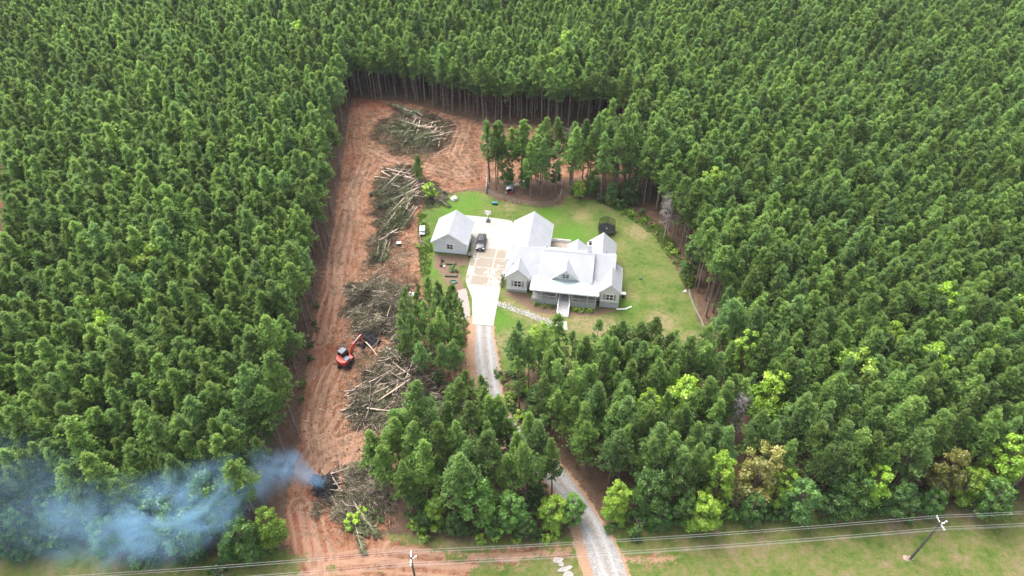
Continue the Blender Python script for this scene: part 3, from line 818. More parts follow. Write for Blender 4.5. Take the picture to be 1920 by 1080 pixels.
    for x in (0.12, 1.72, 4.44, 5.02, 6.72, 7.22, 9.96, 11.45):
        MB().box(x - .07, x + .07, 0.02, 0.16, zf, 3.36).build('porch_post', M['post'], H)
    MB().box(0.02, 11.55, 0.0, 0.18, 3.34, 3.5).build('porch_beam', M['trim'], H)
    MB().box(0.0, 0.18, 0.18, 2.9, 3.34, 3.5).build('porch_beam', M['trim'], H)
    MB().box(11.39, 11.57, 0.18, 2.9, 3.34, 3.5).build('porch_beam', M['trim'], H)
    for x0, x1 in ((0.2, 1.64), (1.8, 4.36), (7.3, 9.88), (10.04, 11.37)):
        MB().box(x0, x1, 0.06, 0.13, zf + .78, zf + .88).build('porch_rail', M['post'], H)
        MB().box(x0, x1, 0.07, 0.12, zf + .10, zf + .16).build('porch_rail', M['post'], H)
    for x in (3.08, 8.6): MB().box(x - .05, x + .05, 0.05, 0.14, zf + .0, zf + .95).build('rail_post', M['post'], H)
    # stairs
    n = 9
    for k in range(n):
        zz = zf - (k + 1) * zf / (n + 1); yy = -0.06 - k * 0.30
        s = MB().box(4.95, 6.77, yy - 0.33, yy, zz - 0.05, zz).build('stair_tread', M['tread'], H)
        MB().box(4.97, 6.75, yy - 0.03, yy - 0.005, zz, zz + 0.055).build('riser', M['trim'], s)
    for x in (4.86, 6.86):
        st = MB(); a, b = (x, -0.05, zf - .12), (x, -2.78, -0.02)
        st.bar(a, b, 0.09, 0.34).build('stringer', M['trim'], H)
        rl = MB().bar((x, -0.02, zf + .88), (x, -2.75, 0.92), 0.10, 0.07)
        for y in (-0.9, -1.8, -2.7): rl.bar((x, y, zf + y * zf / 2.8 - .1), (x, y, zf + .86 + y * (zf + .0) / 2.8 * 0.94), 0.06)
        rl.build('stair_rail', M['trim'], H)
    # roofs
    R_ = M['roof']
    # main cross roof (ridge along x) with hipped left end
    ze, zr, ry, fy, by, xr = 3.6, 6.9, 7.4, 3.0, 11.8, 14.45
    xl, xh = -5.6, -3.1
    roof_plane([(xl, fy, ze), (xr, fy, ze), (xr, ry, zr), (xh, ry, zr)], .12, 'roof_slope', R_, H)
    roof_plane([(xl, by, ze), (xr, by, ze), (xr, ry, zr), (xh, ry, zr)], .12, 'roof_slope', R_, H)
    roof_plane([(xl, fy, ze), (xl, by, ze), (xh, ry, zr)], .12, 'roof_slope', R_, H)
    rake(H, 'x', xr - .06, ry, fy, by, ze, zr)
    wall_poly(H, 'x', 14.02, 0.12, [(3.2, 3.3), (11.6, 3.3), (7.4, 6.7)], sd, batten=0)
    # taller centre block
    gable(H, 'x', 6.6, 0.95, 10.5, 1.95, 11.25, 4.2, 7.42)
    board_bar(H, (0.95, 1.96, 4.02), (10.5, 1.96, 4.02), 0.05, 0.18, M['trim'])
    rake(H, 'x', 0.90, 6.6, 1.95, 11.25, 4.2, 7.42); rake(H, 'x', 10.5, 6.6, 1.95, 11.25, 4.2, 7.42)
    # rear left garage wing
    gable(H, 'y', -2.05, 6.8, 19.05, -6.0, 1.9, 3.6, 6.32)
    rake(H, 'y', 19.0, -2.05, -6.0, 1.9, 3.6, 6.32)
    board_bar(H, (1.9, 11.9, 3.45), (1.9, 19.0, 3.45), 0.05, 0.2, M['trim'])
    board_bar(H, (-6.0, 6.8, 3.45), (-6.0, 19.0, 3.45), 0.05, 0.2, M['trim'])
    # left front gable
    gable(H, 'y', -2.95, 2.05, 7.0, -5.35, -0.55, 3.55, 5.72)
    rake(H, 'y', 2.06, -2.95, -5.35, -0.55, 3.55, 5.72, 0.30, 0.06, M['trim'], 0.135)
    rake(H, 'y', 2.01, -2.95, -5.37, -0.53, 3.57, 5.74, 0.10, 0.05, M['darktrim'], 0.03)
    for s in (-1, 1):   # eave returns
        cx = -2.95 + s * 2.2
        MB().box(cx - .22, cx + .22, 2.13, 2.40, 3.18, 3.34).build('eave_return', M['trim'], H)
    # right front gable
    gable(H, 'y', 13.86, 0.5, 7.6, 11.88, 15.84, 3.75, 5.62)
    rake(H, 'y', 0.47, 13.86, 11.88, 15.84, 3.75, 5.62, 0.12)
    board_bar(H, (15.84, .5, 3.62), (15.84, 7.6, 3.62), 0.05, 0.2, M['trim'])
    rake(H, 'y', 7.55, 13.86, 11.88, 15.84, 3.75, 5.62, 0.12)
    wall_poly(H, 'y', 7.3, 0.1, [(12.2, 3.5), (15.5, 3.5), (13.86, 5.3)], sd, batten=0, face=1)
    # rear right gable and small rear gable
    gable(H, 'y', 11.8, 7.0, 14.85, 9.1, 14.5, 3.6, 6.0)
    rake(H, 'y', 14.8, 11.8, 9.1, 14.5, 3.6, 6.0)
    gable(H, 'y', 7.12, 8.5, 13.3, 5.2, 9.05, 3.6, 5.05)
    rake(H, 'y', 13.25, 7.12, 5.2, 9.05, 3.6, 5.05)
    # front dormer gable
    gable(H, 'y', 5.72, 2.05, 6.6, 3.0, 8.44, 4.26, 6.62)
    rake(H, 'y', 2.0, 5.72, 3.0, 8.44, 4.26, 6.62, 0.12)
    wall_poly(H, 'y', 2.27, 0.1, [(3.3, 4.20), (8.14, 4.20), (5.72, 6.38)], M['siding_blue'])
    window(H, 5.72, 2.27, 5.12, 1.12, 0.86, 2, 2)
    # porch roof
    pz0, pz1, px0, px1 = 3.6, 4.28, -0.4, 11.98
    PR = M['porchroof']
    roof_plane([(px0, -.42, pz0), (px1, -.42, pz0), (9.8, 2.0, pz1), (1.5, 2.0, pz1)], .1, 'porch_roof', PR, H, 0.40, 0.045)
    roof_plane([(px0, -.42, pz0), (1.5, 2.0, pz1), (1.5, 3.3, pz1), (px0, 3.3, pz0)], .1, 'porch_roof', R_, H, 0.40, 0.045)
    roof_plane([(px1, -.42, pz0), (9.8, 2.0, pz1), (9.8, 3.3, pz1), (px1, 3.3, pz0)], .1, 'porch_roof', R_, H, 0.40, 0.045)
    board_bar(H, (px0, -.41, 3.46), (px1, -.41, 3.46), 0.05, 0.2, M['trim'])
    board_bar(H, (px0 + .01, -.38, 3.46), (px0 + .01, 3.0, 3.46), 0.05, 0.2, M['trim'])
    board_bar(H, (px1 - .01, -.38, 3.46), (px1 - .01, 2.8, 3.46), 0.05, 0.2, M['trim'])
    MB().box(px0 + .03, px1 - .03, -.37, 2.2, 3.37, 3.40).build('porch_ceiling', M['soffit'], H)
    # chimney
    ch = MB().box(9.05, 9.95, 7.5, 8.4, 4.5, 8.35).build('chimney', M['trim'], H)
    MB().box(9.0, 10.0, 7.45, 8.45, 8.35, 8.45).build('chimney_cap', M['trim'], ch)
    MB().box(9.22, 9.78, 7.67, 8.23, 8.45, 8.95).build('chimney_pot', M['black'], ch)
    for x, y, z in ((-4.1, 4.6, 4.75), (1.6, 8.9, 6.0), (12.6, 9.2, 5.75)):
        v = MB().tube([(x, y, z - .3), (x, y, z + .35)], 0.07, 8); v.build('vent_pipe', M['grey'], H)
    # rear deck
    b = MB().box(1.5, 5.5, 12.95, 17.3, 0.35, 0.68).build('deck', M['deck'], H)
    for k in range(18):
        y0 = 12.98 + k * 0.24
        MB().box(1.5, 5.5, y0, y0 + 0.22, 0.68, 0.72).build('deck_board', M['deck'], b)
    MB().box(1.48, 5.6, 17.31, 17.40, 0.3, 1.35).build('deck_rail', M['trim'], b)
    for x in (15.3,):   # downspout at the right wing
        MB().tube([(15.56, 0.9, 3.6), (15.56, 0.9, 0.15)], 0.05, 8).build('downspout', M['trim'], H)
    return H
build_house()

def build_garage():
    G = thing('detached_garage', 'small detached garage with white metal gable roof and one four-pane window', 'garage', (GAR_O[0], GAR_O[1], 0.0), YAW)
    sb = M['siding_blue']
    MB().box(-0.04, 6.44, -0.04, 6.34, -0.3, 0.18).build('foundation', M['brokenconcrete'], G)
    wall_poly(G, 'y', 0.0, 0.15, [(0, .18), (6.4, .18), (6.4, 2.95), (3.2, 5.1), (0, 2.95)], sb)
    wall_poly(G, 'y', 6.15, 0.15, [(0, .18), (6.4, .18), (6.4, 2.95), (3.2, 5.1), (0, 2.95)], sb, face=1)
    wall_poly(G, 'x', 0.0, 0.15, [(0.15, .18), (6.15, .18), (6.15, 2.95), (0.15, 2.95)], sb)
    wall_poly(G, 'x', 6.25, 0.15, [(0.15, .18), (6.15, .18), (6.15, 2.95), (0.15, 2.95)], sb, face=1)
    gable(G, 'y', 3.22, -0.72, 7.02, -0.48, 6.92, 3.0, 5.5)
    rake(G, 'y', -0.74, 3.22, -0.48, 6.92, 3.0, 5.5, 0.14)
    rake(G, 'y', 6.98, 3.22, -0.48, 6.92, 3.0, 5.5, 0.14)
    for x in (-0.48, 6.92): board_bar(G, (x, -.72, 2.86), (x, 7.0, 2.86), 0.05, 0.18, M['trim'])
    window(G, 3.2, 0.0, 1.75, 1.15, 1.1, 2, 2)
    for x in (0.0, 6.4): MB().box(x - .06, x + .06, -0.05, -0.001, .18, 2.9).build('corner_board', M['trim'], G)
    for y0 in (0.6, 3.4):
        d = MB().box(6.4, 6.44, y0, y0 + 2.3, 0.18, 2.4).build('garage_door', M['trim'], G)
        for k in range(4): MB().box(6.44, 6.46, y0 + .04, y0 + 2.26, 0.2 + k * .55, 0.72 + k * .55).build('door_panel', M['trim'], d)
    MB().tube([(2.2, 1.2, 4.6), (2.2, 1.2, 5.05)], 0.06, 8).build('vent_pipe', M['grey'], G)
    return G
build_garage()

# stone path from drive to stairs
def build_path():
    pts = [(930, 569), (945, 573), (962, 580), (980, 586), (997, 592), (1012, 599), (1030, 606), (1050, 612)]
    pl = gpl(pts)
    root = thing('stone_path', 'winding path of pale flagstones from driveway to the front stairs', 'path', (0, 0, 0))
    root['kind'] = 'structure'; del root['category']
    rr = random.Random(5)
    seg = np.cumsum([0] + [math.dist(pl[i], pl[i + 1]) for i in range(len(pl) - 1)])
    s = 0.0; mb = MB()
    L = seg[-1]
    while s < L:
        x = np.interp(s, seg, pl[:, 0]); y = np.interp(s, seg, pl[:, 1])
        i = min(np.searchsorted(seg, s, 'right'), len(pl) - 1)
        tx, ty = pl[i] - pl[i - 1]; tl = math.hypot(tx, ty); tx, ty = tx / tl, ty / tl
        w = -0.58
        while w < 0.55:
            sz = rr.uniform(0.22, 0.42)
            cx, cy = x - ty * (w + sz / 2) + tx * rr.uniform(-.1, .1), y + tx * (w + sz / 2) + ty * rr.uniform(-.1, .1)
            n = rr.randint(5, 7); a0 = rr.random() * 6
            poly = [(cx + sz * .52 * rr.uniform(.8, 1.1) * math.cos(a0 + 6.283 * k / n), cy + sz * .52 * rr.uniform(.8, 1.1) * math.sin(a0 + 6.283 * k / n)) for k in range(n)]
            mb.prism(poly, hz(cx, cy) - 0.05, hz(cx, cy) + 0.05 + rr.uniform(0, .03))
            w += sz + 0.03
        s += 0.36
    o = mb.build('flagstone', M['flag'], root); o['kind'] = 'stuff'
    c = gp(1054, 606); m = MB().box(c[0] - .85, c[0] + .85, c[1] - 1.8, c[1] + 0.4, -0.05, 0.11)
    m.build('landing_slab', M['concrete'], root)
build_path()

# ------------------------------------------------------------------ vehicles and yard things
def loft(stations, n_mat=0):
    """closed skin through equally sized cross sections (lists of points)"""
    mb = MB(); k = len(stations[0])
    vs = [p for s in stations for p in s]
    fs = [(i * k + j, i * k + (j + 1) % k, (i + 1) * k + (j + 1) % k, (i + 1) * k + j) for i in range(len(stations) - 1) for j in range(k)]
    mb.add(vs, fs); mb.add(stations[0], [tuple(range(k - 1, -1, -1))]); mb.add(stations[-1], [tuple(range(k))])
    return mb
def build_car(x, y, rz):
    C = thing('parked_car', 'black estate car parked on the driveway beside the detached garage', 'car', (x, y, 0.10), rz)
    # front is -y
    L = 4.45
    def sec(yy, hw, z0, z1, tz):   # rounded body section
        return [(-hw * .93, yy, z0), (hw * .93, yy, z0), (hw, yy, z0 + .16), (hw, yy, z1 - .22), (hw * .95, yy, z1 - .06), (hw * .82, yy, z1 + tz), (-hw * .82, yy, z1 + tz), (-hw * .95, yy, z1 - .06), (-hw, yy, z1 - .22), (-hw, yy, z0 + .16)]
    st = [(-2.22, .62, .34, .66, 0), (-2.14, .80, .27, .76, .0), (-1.9, .90, .24, .84, .01), (-1.4, .93, .23, .93, .02), (-0.9, .93, .23, .98, .03), (0, .93, .23, .98, .02), (1.2, .93, .23, 1.0, .02), (1.9, .90, .25, 1.0, .01), (2.12, .84, .30, .95, 0), (2.2, .72, .36, .85, 0)]
    loft([sec(*s) for s in st]).build('body', M['carpaint'], C, smooth=True, bevel=0.02)
    def gs(yy, hw0, hw1, z0, z1): return [(-hw0, yy, z0), (hw0, yy, z0), (hw1, yy + 0, z1), (-hw1, yy + 0, z1)]
    cab = MB()
    base = [(-.80, -1.0, .97), (.80, -1.0, .97), (.84, 0, 1.0), (.82, 2.02, .99), (-.82, 2.02, .99), (-.84, 0, 1.0)]
    top = [(-.62, -.32, 1.50), (.62, -.32, 1.50), (.64, .3, 1.56), (.62, 1.6, 1.50), (-.62, 1.6, 1.50), (-.64, .3, 1.56)]
    cab.add(base + top, [(i, (i + 1) % 6, 6 + (i + 1) % 6, 6 + i) for i in range(6)] + [tuple(range(6, 12))])
    cab.build('cabin_glass', M['glass'], C)
    rf = MB(); top2 = [(p[0] * 1.03, p[1] * 1.0 - .0, p[2] + .03) for p in top]
    rf.add([(p[0] * 1.03, p[1], p[2] - .01) for p in top] + top2, [(i, (i + 1) % 6, 6 + (i + 1) % 6, 6 + i) for i in range(6)] + [tuple(range(6, 12)), tuple(range(5, -1, -1))])
    ro = rf.build('roof_panel', M['carpaint'], C, bevel=0.015)
    MB().box(-.36, .36, 0.15, 1.2, 1.575, 1.60).build('sunroof', M['glass'], ro)
    for i, (a, b) in enumerate(zip(base, top)):
        MB().bar((a[0] * 1.01, a[1], a[2]), (b[0] * 1.01, b[1], b[2]), 0.07, 0.07).build('pillar', M['carpaint'], C)
    for s in (-1, 1):
        MB().box(s * .58 - .02, s * .58 + .02, -.15, 1.5, 1.60, 1.64).build('roof_rail', M['black'], C)
        MB().box(s * .66 - .20, s * .66 + .20, -2.19, -2.02, .62, .77).build('headlight', M['lamp'], C, bevel=0.02)
        MB().box(s * .70 - .14, s * .70 + .14, 2.1, 2.21, .72, .92).build('tail_light', M['taillamp'], C)
        MB().box(s * .98 - .09, s * .98 + .09, -.85, -.70, .95, 1.08).build('wing_mirror', M['carpaint'], C, bevel=0.02)
        for k in (-1, 1):
            w = bpy.data.objects.new('wheel', MB().lathe([(.20, -.10), (.33, -.11), (.345, -.06), (.345, .06), (.33, .11), (.20, .10)], 18).mesh('wheel', M['rubber']))
            link(w, C, (s * .84, -1.35 if k < 0 else 1.32, .345)); w.rotation_euler = (0, R(90), 0)
            MB().lathe([(.21, -.11), (.21, .115), (.06, .13)], 10).build('rim', M['steel'], w)
    MB().box(-.36, .36, -2.25, -2.2, .46, .64).build('grille', M['black'], C)
    MB().box(-.22, .22, -2.27, -2.25, .40, .50).build('number_plate', M['whitestuff'], C)
    MB().box(-.75, .75, -2.26, -2.16, .28, .40).build('bumper', M['black'], C, bevel=0.02)
    return C
cx0 = np.array(gp(900.5, 472)); cx1 = np.array(gp(907, 434))
cm = np.array(gp(902.5, 456.5)); 
build_car(cm[0], cm[1] - 0.45, math.atan2(-(cx1[0] - cx0[0]), cx1[1] - cx0[1]))

def build_excavator():
    px, py = gp(647, 690)
    E = thing('excavator', 'red tracked excavator with grey cab roof working in the cleared strip', 'excavator', (px + 0.05, py + 0.95, hz(px, py + 1)), 0)
    s = 1.18
    E.scale = (s, s, s)
    # undercarriage along y
    def track(x):
        t = MB()
        prof = []
        r, Lh = .33, .85
        for k in range(9): a = -math.pi / 2 + math.pi * k / 8; prof.append((Lh + r * math.cos(a), r + r * math.sin(a)))
        for k in range(9): a = math.pi / 2 + math.pi * k / 8; prof.append((-Lh + r * math.cos(a), r + r * math.sin(a)))
        n = len(prof)
        vs = [(x - .19, y, z) for y, z in prof] + [(x + .19, y, z) for y, z in prof]
        t.add(vs, [tuple(range(n)), tuple(range(2 * n - 1, n - 1, -1))] + [(i, n + i, n + (i + 1) % n, (i + 1) % n) for i in range(n)])
        for k in range(22):
            u = k / 22 * (4 * Lh + 2 * math.pi * r)
            if u < 2 * Lh: y, z, a = -Lh + u, 2 * r, 0
            elif u < 2 * Lh + math.pi * r: b = (u - 2 * Lh) / r; y, z, a = Lh + r * math.sin(b), r + r * math.cos(b), -b
            elif u < 4 * Lh + math.pi * r: y, z, a = Lh - (u - 2 * Lh - math.pi * r), 0, 0
            else: b = (u - 4 * Lh - math.pi * r) / r; y, z, a = -Lh - r * math.sin(b), r - r * math.cos(b), -b
            m = Matrix.Translation((x, y, z)) @ Matrix.Rotation(a, 4, 'X')
            t.box(-.21, .21, -.045, .045, -.025, .025, 0, m)
        o = t.build('track', M['rubber'], E)
        for yy in (-.85, .85):
            w = MB().lathe([(.2, -.2), (.2, .2)], 12).build('sprocket', M['grey'], o, (x, yy, .33)); w.rotation_euler = (0, R(90), 0)
    track(-.72); track(.72)
    MB().box(-.5, .5, -.5, .5, .35, .62).build('undercarriage', M['black'], E)
    MB().box(-.9, .9, 1.15, 1.25, .1, .5).build('dozer_blade', M['grey'], E)
    # upper works turned towards the black pile
    U = MB().lathe([(.5, .62), (.5, .72)], 16).build('turntable', M['black'], E)
    ang = R(-34)
    def rot(o): o.rotation_euler = (0, 0, ang); return o
    pl = [(-.92, -.75), (-.7, -1.05), (-.3, -1.2), (.3, -1.2), (.7, -1.05), (.92, -.75), (.92, -.1), (-.92, -.1)]
    rot(MB().prism(pl, .75, 1.42).build('counterweight', M['red'], E, bevel=0.05))
    rot(MB().box(-.9, .9, -.1, .85, .75, 1.02).build('house_deck', M['black'], E))
    rot(MB().box(.12, .9, -.55, .25, 1.43, 1.52).build('engine_cover', M['grey'], E, bevel=0.03))
    rot(MB().box(.16, .9, .25, .8, 1.02, 1.2).build('tank_cover', M['red'], E, bevel=0.03))
    c = MB()
    base = [(-.9, -.35), (-.02, -.35), (-.02, .85), (-.9, .85)]; top = [(-.84, -.3), (-.08, -.3), (-.08, .6), (-.84, .6)]
    c.add([(a, b, 1.02) for a, b in base] + [(a, b, 2.2) for a, b in top], [(0, 1, 5, 4), (1, 2, 6, 5), (2, 3, 7, 6), (3, 0, 4, 7), (4, 5, 6, 7)])
    cg = rot(c.build('cab_glass', M['glass'], E))
    for a, b in zip(base, top):
        rot(MB().bar((*a, 1.0), (*b, 2.22), .09).build('cab_pillar', M['black'], E))
    rot(MB().box(-.9, -.02, -.36, .66, 2.2, 2.28).build('cab_roof', M['grey'], E, bevel=0.04))
    rot(MB().box(-.93, -.88, -.3, .8, 1.02, 1.35).build('cab_door', M['red'], E))
    # boom, stick, bucket in the (y, z) plane at x = .28
    def plate(pts, w, name, mat, x=.3):
        n = len(pts); m = MB()
        vs = [(x - w / 2, y, z) for y, z in pts] + [(x + w / 2, y, z) for y, z in pts]
        m.add(vs, [tuple(range(n)), tuple(range(2 * n - 1, n - 1, -1))] + [(i, n + i, n + (i + 1) % n, (i + 1) % n) for i in range(n)])
        o = m.build(name, mat, E, bevel=0.02)
        bm = bmesh.new(); bm.from_mesh(o.data); bmesh.ops.recalc_face_normals(bm, faces=bm.faces); bm.to_mesh(o.data); bm.free()
        return rot(o)
    plate([(.72, .95), (.98, .9), (1.5, 1.9), (1.75, 2.25), (3.25, 2.72), (3.42, 2.9), (3.3, 3.02), (1.6, 2.72), (1.2, 2.3)], .24, 'boom', M['red'])
    plate([(3.2, 3.12), (3.42, 3.16), (3.56, 2.9), (3.28, 1.3), (3.08, 1.3), (3.28, 2.5)], .17, 'stick', M['red'])
    rot(MB().tube([(.3, 1.05, .95), (.3, 1.75, 1.95)], .055, 8).build('boom_ram', M['steel'], E))
    rot(MB().tube([(.3, 1.75, 2.78), (.3, 3.2, 3.16)], .055, 8).build('stick_ram', M['steel'], E))
    rot(MB().tube([(.3, 3.5, 2.75), (.3, 3.42, 1.45)], .045, 8).build('bucket_ram', M['steel'], E))
    plate([(3.22, 1.3), (3.3, 1.1), (3.42, .75), (3.3, .42), (2.95, .38), (2.72, .62), (2.8, .68), (3.0, .55), (3.18, .66), (3.15, .95), (3.05, 1.2)], .62, 'bucket', M['black'])
    for k in range(4): rot(MB().bar((.06 + k * .16, 2.76, .62), (.06 + k * .16, 2.62, .76), .06, .05).build('bucket_tooth', M['steel'], E))
build_excavator()

def build_trampoline():
    x, y = gp(1137.5, 428, 0.85)
    T = thing('trampoline', 'round black trampoline with safety net on the back lawn', 'trampoline', (x, y, hz(x, y)))
    r = 1.78; n = 40
    MB().lathe([(0.02, .82), (r - .22, .82), (r - .22, .835), (0.02, .835)], n).build('mat', M['rubber'], T)
    pm = MB()
    pm.lathe([(r - .24, .80), (r + .06, .80), (r + .06, .87), (r - .24, .87), (r - .24, .80)], n, caps=False)
    pm.build('pad', M['black'], T)
    lg = MB().box(-.16, .12, -.12, .1, .838, .842); lg.build('mat_print', M['trim'], T)
    for k in range(6):
        a = k * math.pi / 3 + .3
        c, s = math.cos(a), math.sin(a)
        MB().tube([(c * r, s * r, .82), (c * r, s * r, 0)], .03, 6).build('leg', M['steel'], T)
        MB().tube([(c * (r + .08), s * (r + .08), .3), (c * (r + .08), s * (r + .08), 2.3), (c * (r - .1), s * (r - .1), 2.55)], .035, 6).build('net_pole', M['black'], T)
    ring = MB(); ring.tube([((r - .1) * math.cos(2 * math.pi * k / n), (r - .1) * math.sin(2 * math.pi * k / n), 2.55) for k in range(n + 1)], .025, 6, caps=False)
    ring.build('net_hoop', M['black'], T)
    vs = [((r - .1) * math.cos(2 * math.pi * k / n), (r - .1) * math.sin(2 * math.pi * k / n), z) for z in (.87, 2.53) for k in range(n)]
    nb = MB().add(vs, [(k, (k + 1) % n, n + (k + 1) % n, n + k) for k in range(n)])
    nb.build('net', M['net'], T)
build_trampoline()

def build_hoop():
    x, y = gp(915.5, 415)
    B = thing('basketball_hoop', 'portable basketball hoop with white backboard at the driveway top edge', 'basketball hoop', (x, y, 0.1), R(-8))
    MB().box(-.4, .4, -.55, .45, 0, .25).build('base', M['black'], B, bevel=0.05)
    MB().tube([(0, .2, .2), (0, .2, 1.9), (0, -.1, 2.35)], .06, 8).build('pole', M['black'], B)
    MB().box(-.62, .62, -.2, -.15, 1.95, 2.72).build('backboard', M['trim'], B)
    MB().tube([(.22 * math.cos(2 * math.pi * k / 12), -.45 + .22 * math.sin(2 * math.pi * k / 12), 2.1) for k in range(13)], .02, 5, caps=False).build('rim', M['red'], B)
    MB().lathe([(.22, 2.08), (.13, 1.7)], 10, c=(0, -.45)).build('net', M['trim'], B)
build_hoop()

def build_cart():
    x, y = gp(792.5, 438)
    T = thing('utility_cart', 'small white utility cart parked in the grass left of the garage', 'cart', (x, y, hz(x, y)), R(2))
    MB().box(-.5, .5, -.95, .9, .35, .62).build('body', M['whitestuff'], T, bevel=0.04)
    MB().box(-.5, .5, -.62, .95, 1.25, 1.33).build('roof', M['whitestuff'], T, bevel=0.03)
    MB().box(-.36, .36, .2, .8, 1.335, 1.36).build('roof_vent', M['grey'], T)
    MB().box(-.46, .46, -.1, .35, .62, .95).build('seat', M['black'], T, bevel=0.03)
    MB().box(-.4, .4, -.97, -.93, .4, .55).build('grille', M['black'], T)
    for sx in (-1, 1):
        for sy in (-.6, .85): MB().tube([(sx * .45, sy, .6), (sx * .45, sy, 1.27)], .025, 6).build('roof_post', M['steel'], T)
        for sy in (-.6, .6):
            w = MB().lathe([(.1, -.08), (.22, -.09), (.22, .09), (.1, .08)], 12).build('wheel', M['rubber'], T, (sx * .46, sy, .22)); w.rotation_euler = (0, R(90), 0)
build_cart()

def build_shelter():
    x, y = gp(955, 362)
    H = thing('arched_animal_shelter', 'small arched shelter roofed in corrugated steel under the pines', 'animal shelter', (x, y, hz(x, y)), R(-3))
    m = MB(); n = 12; r0 = .82; nseg = 16
    st = []
    for j in range(nseg + 1):
        yy = -.1 + 2.3 * j / nseg
        r = r0 + (.025 if j % 2 else -.025)
        st.append([(r * math.cos(math.pi * k / n), yy, .45 + r * .95 * math.sin(math.pi * k / n)) for k in range(n + 1)])
    vs = [p for s in st for p in s]
    m.add(vs, [(j * (n + 1) + k, j * (n + 1) + k + 1, (j + 1) * (n + 1) + k + 1, (j + 1) * (n + 1) + k) for j in range(nseg) for k in range(n)])
    o = m.build('corrugated_roof', M['steel'], H)
    sm = o.modifiers.new('solid', 'SOLIDIFY'); sm.thickness = .02
    for s in (-1, 1): MB().box(s * .8 - .03, s * .8 + .03, -.1, 2.2, 0, .5).build('side_board', M['black'], H)
    MB().add([(.8 * math.cos(math.pi * k / n), 2.1, .45 + .76 * math.sin(math.pi * k / n)) for k in range(n + 1)] + [(-.8, 2.1, 0), (.8, 2.1, 0)], [tuple(range(n + 3))]).build('back_board', M['black'], H)
    bx, by = gp(958.5, 364)
    b = thing('red_bucket', 'red bucket standing in the mouth of the arched shelter', 'bucket', (bx, by, hz(bx, by)))
    MB().lathe([(.22, 0), (.3, .5), (.27, .5), (.2, .05)], 14).build('tub', M['red'], b); MB().tube([(-.28, 0, .5), (0, 0, .7), (.28, 0, .5)], .015, 5).build('handle', M['steel'], b)
    bx, by = gp(948.5, 362)
    b = thing('white_bucket', 'white bucket just left of the arched shelter mouth', 'bucket', (bx, by, hz(bx, by)))
    MB().lathe([(.14, 0), (.19, .38), (.17, .38), (.12, .05)], 12).build('tub', M['trim'], b); MB().tube([(-.18, 0, .38), (0, 0, .55), (.18, 0, .38)], .012, 5).build('handle', M['steel'], b)
build_shelter()

def build_goat(x, y, rz, label, graze):
    G = thing('goat', label, 'goat', (x, y, hz(x, y)), rz, 'white goats in the pine pen')
    # skeleton grown into one skin
    V = [(0, -.38, .58), (0, 0, .60), (0, .36, .62)]                         # hip, belly, chest
    head = [(0, .52, .55), (0, .66, .30), (0, .74, .14)] if graze else [(0, .52, .80), (0, .58, .95), (0, .76, .90)]
    V += head
    Rr = [.15, .19, .15, .09, .075, .04]
    Ed = [(0, 1), (1, 2), (2, 3), (3, 4), (4, 5)]
    for s in (-1, 1):
        b = len(V); V += [(s * .10, .34, .42), (s * .10, .36, .22), (s * .10, .34, .02)]; Rr += [.06, .035, .035]; Ed += [(2, b), (b, b + 1), (b + 1, b + 2)]
        b = len(V); V += [(s * .10, -.36, .42), (s * .10, -.46, .24), (s * .10, -.42, .02)]; Rr += [.075, .035, .035]; Ed += [(0, b), (b, b + 1), (b + 1, b + 2)]
    b = len(V); V.append((0, -.56, .62)); Rr.append(.03); Ed.append((0, b))
    me = bpy.data.meshes.new('body'); me.from_pydata(V, Ed, [])
    o = mobj('body', me, G)
    bm = bmesh.new(); bm.from_mesh(me); lay = bm.verts.layers.skin.verify(); bm.verts.ensure_lookup_table()
    for i, r in enumerate(Rr): bm.verts[i][lay].radius = (r, r)
    bm.verts[1][lay].use_root = True
    bm.to_mesh(me); bm.free()
    sk = o.modifiers.new('skin', 'SKIN')
    su = o.modifiers.new('sub', 'SUBSURF'); su.levels = su.render_levels = 1
    dg = bpy.context.evaluated_depsgraph_get()
    ev = bpy.data.meshes.new_from_object(o.evaluated_get(dg))
    o.modifiers.clear(); o.data = ev
    ev.materials.clear(); ev.materials.append(M['goat'])
    h = V[4]
    for s in (-1, 1):
        MB().bar((s * .05, h[1] - .02, h[2] + .04), (s * .15, h[1] - .06, h[2] + .02), .05, .02).build('ear', M['goat'], G)
        MB().tube([(s * .03, h[1] - .04, h[2] + .06), (s * .05, h[1] - .12, h[2] + .16)], [.015, .005], 5).build('horn', M['grey_bark'], G)
build_goat(*gp(968, 350), R(-70), 'white goat grazing beside the arched steel shelter', True)
build_goat(*gp(983, 342.5), R(-35), 'white goat standing mid pen between two bare pine trunks', False)
build_goat(*gp(1011.5, 342), R(80), 'white goat at the far right of the pen behind a pine trunk', False)

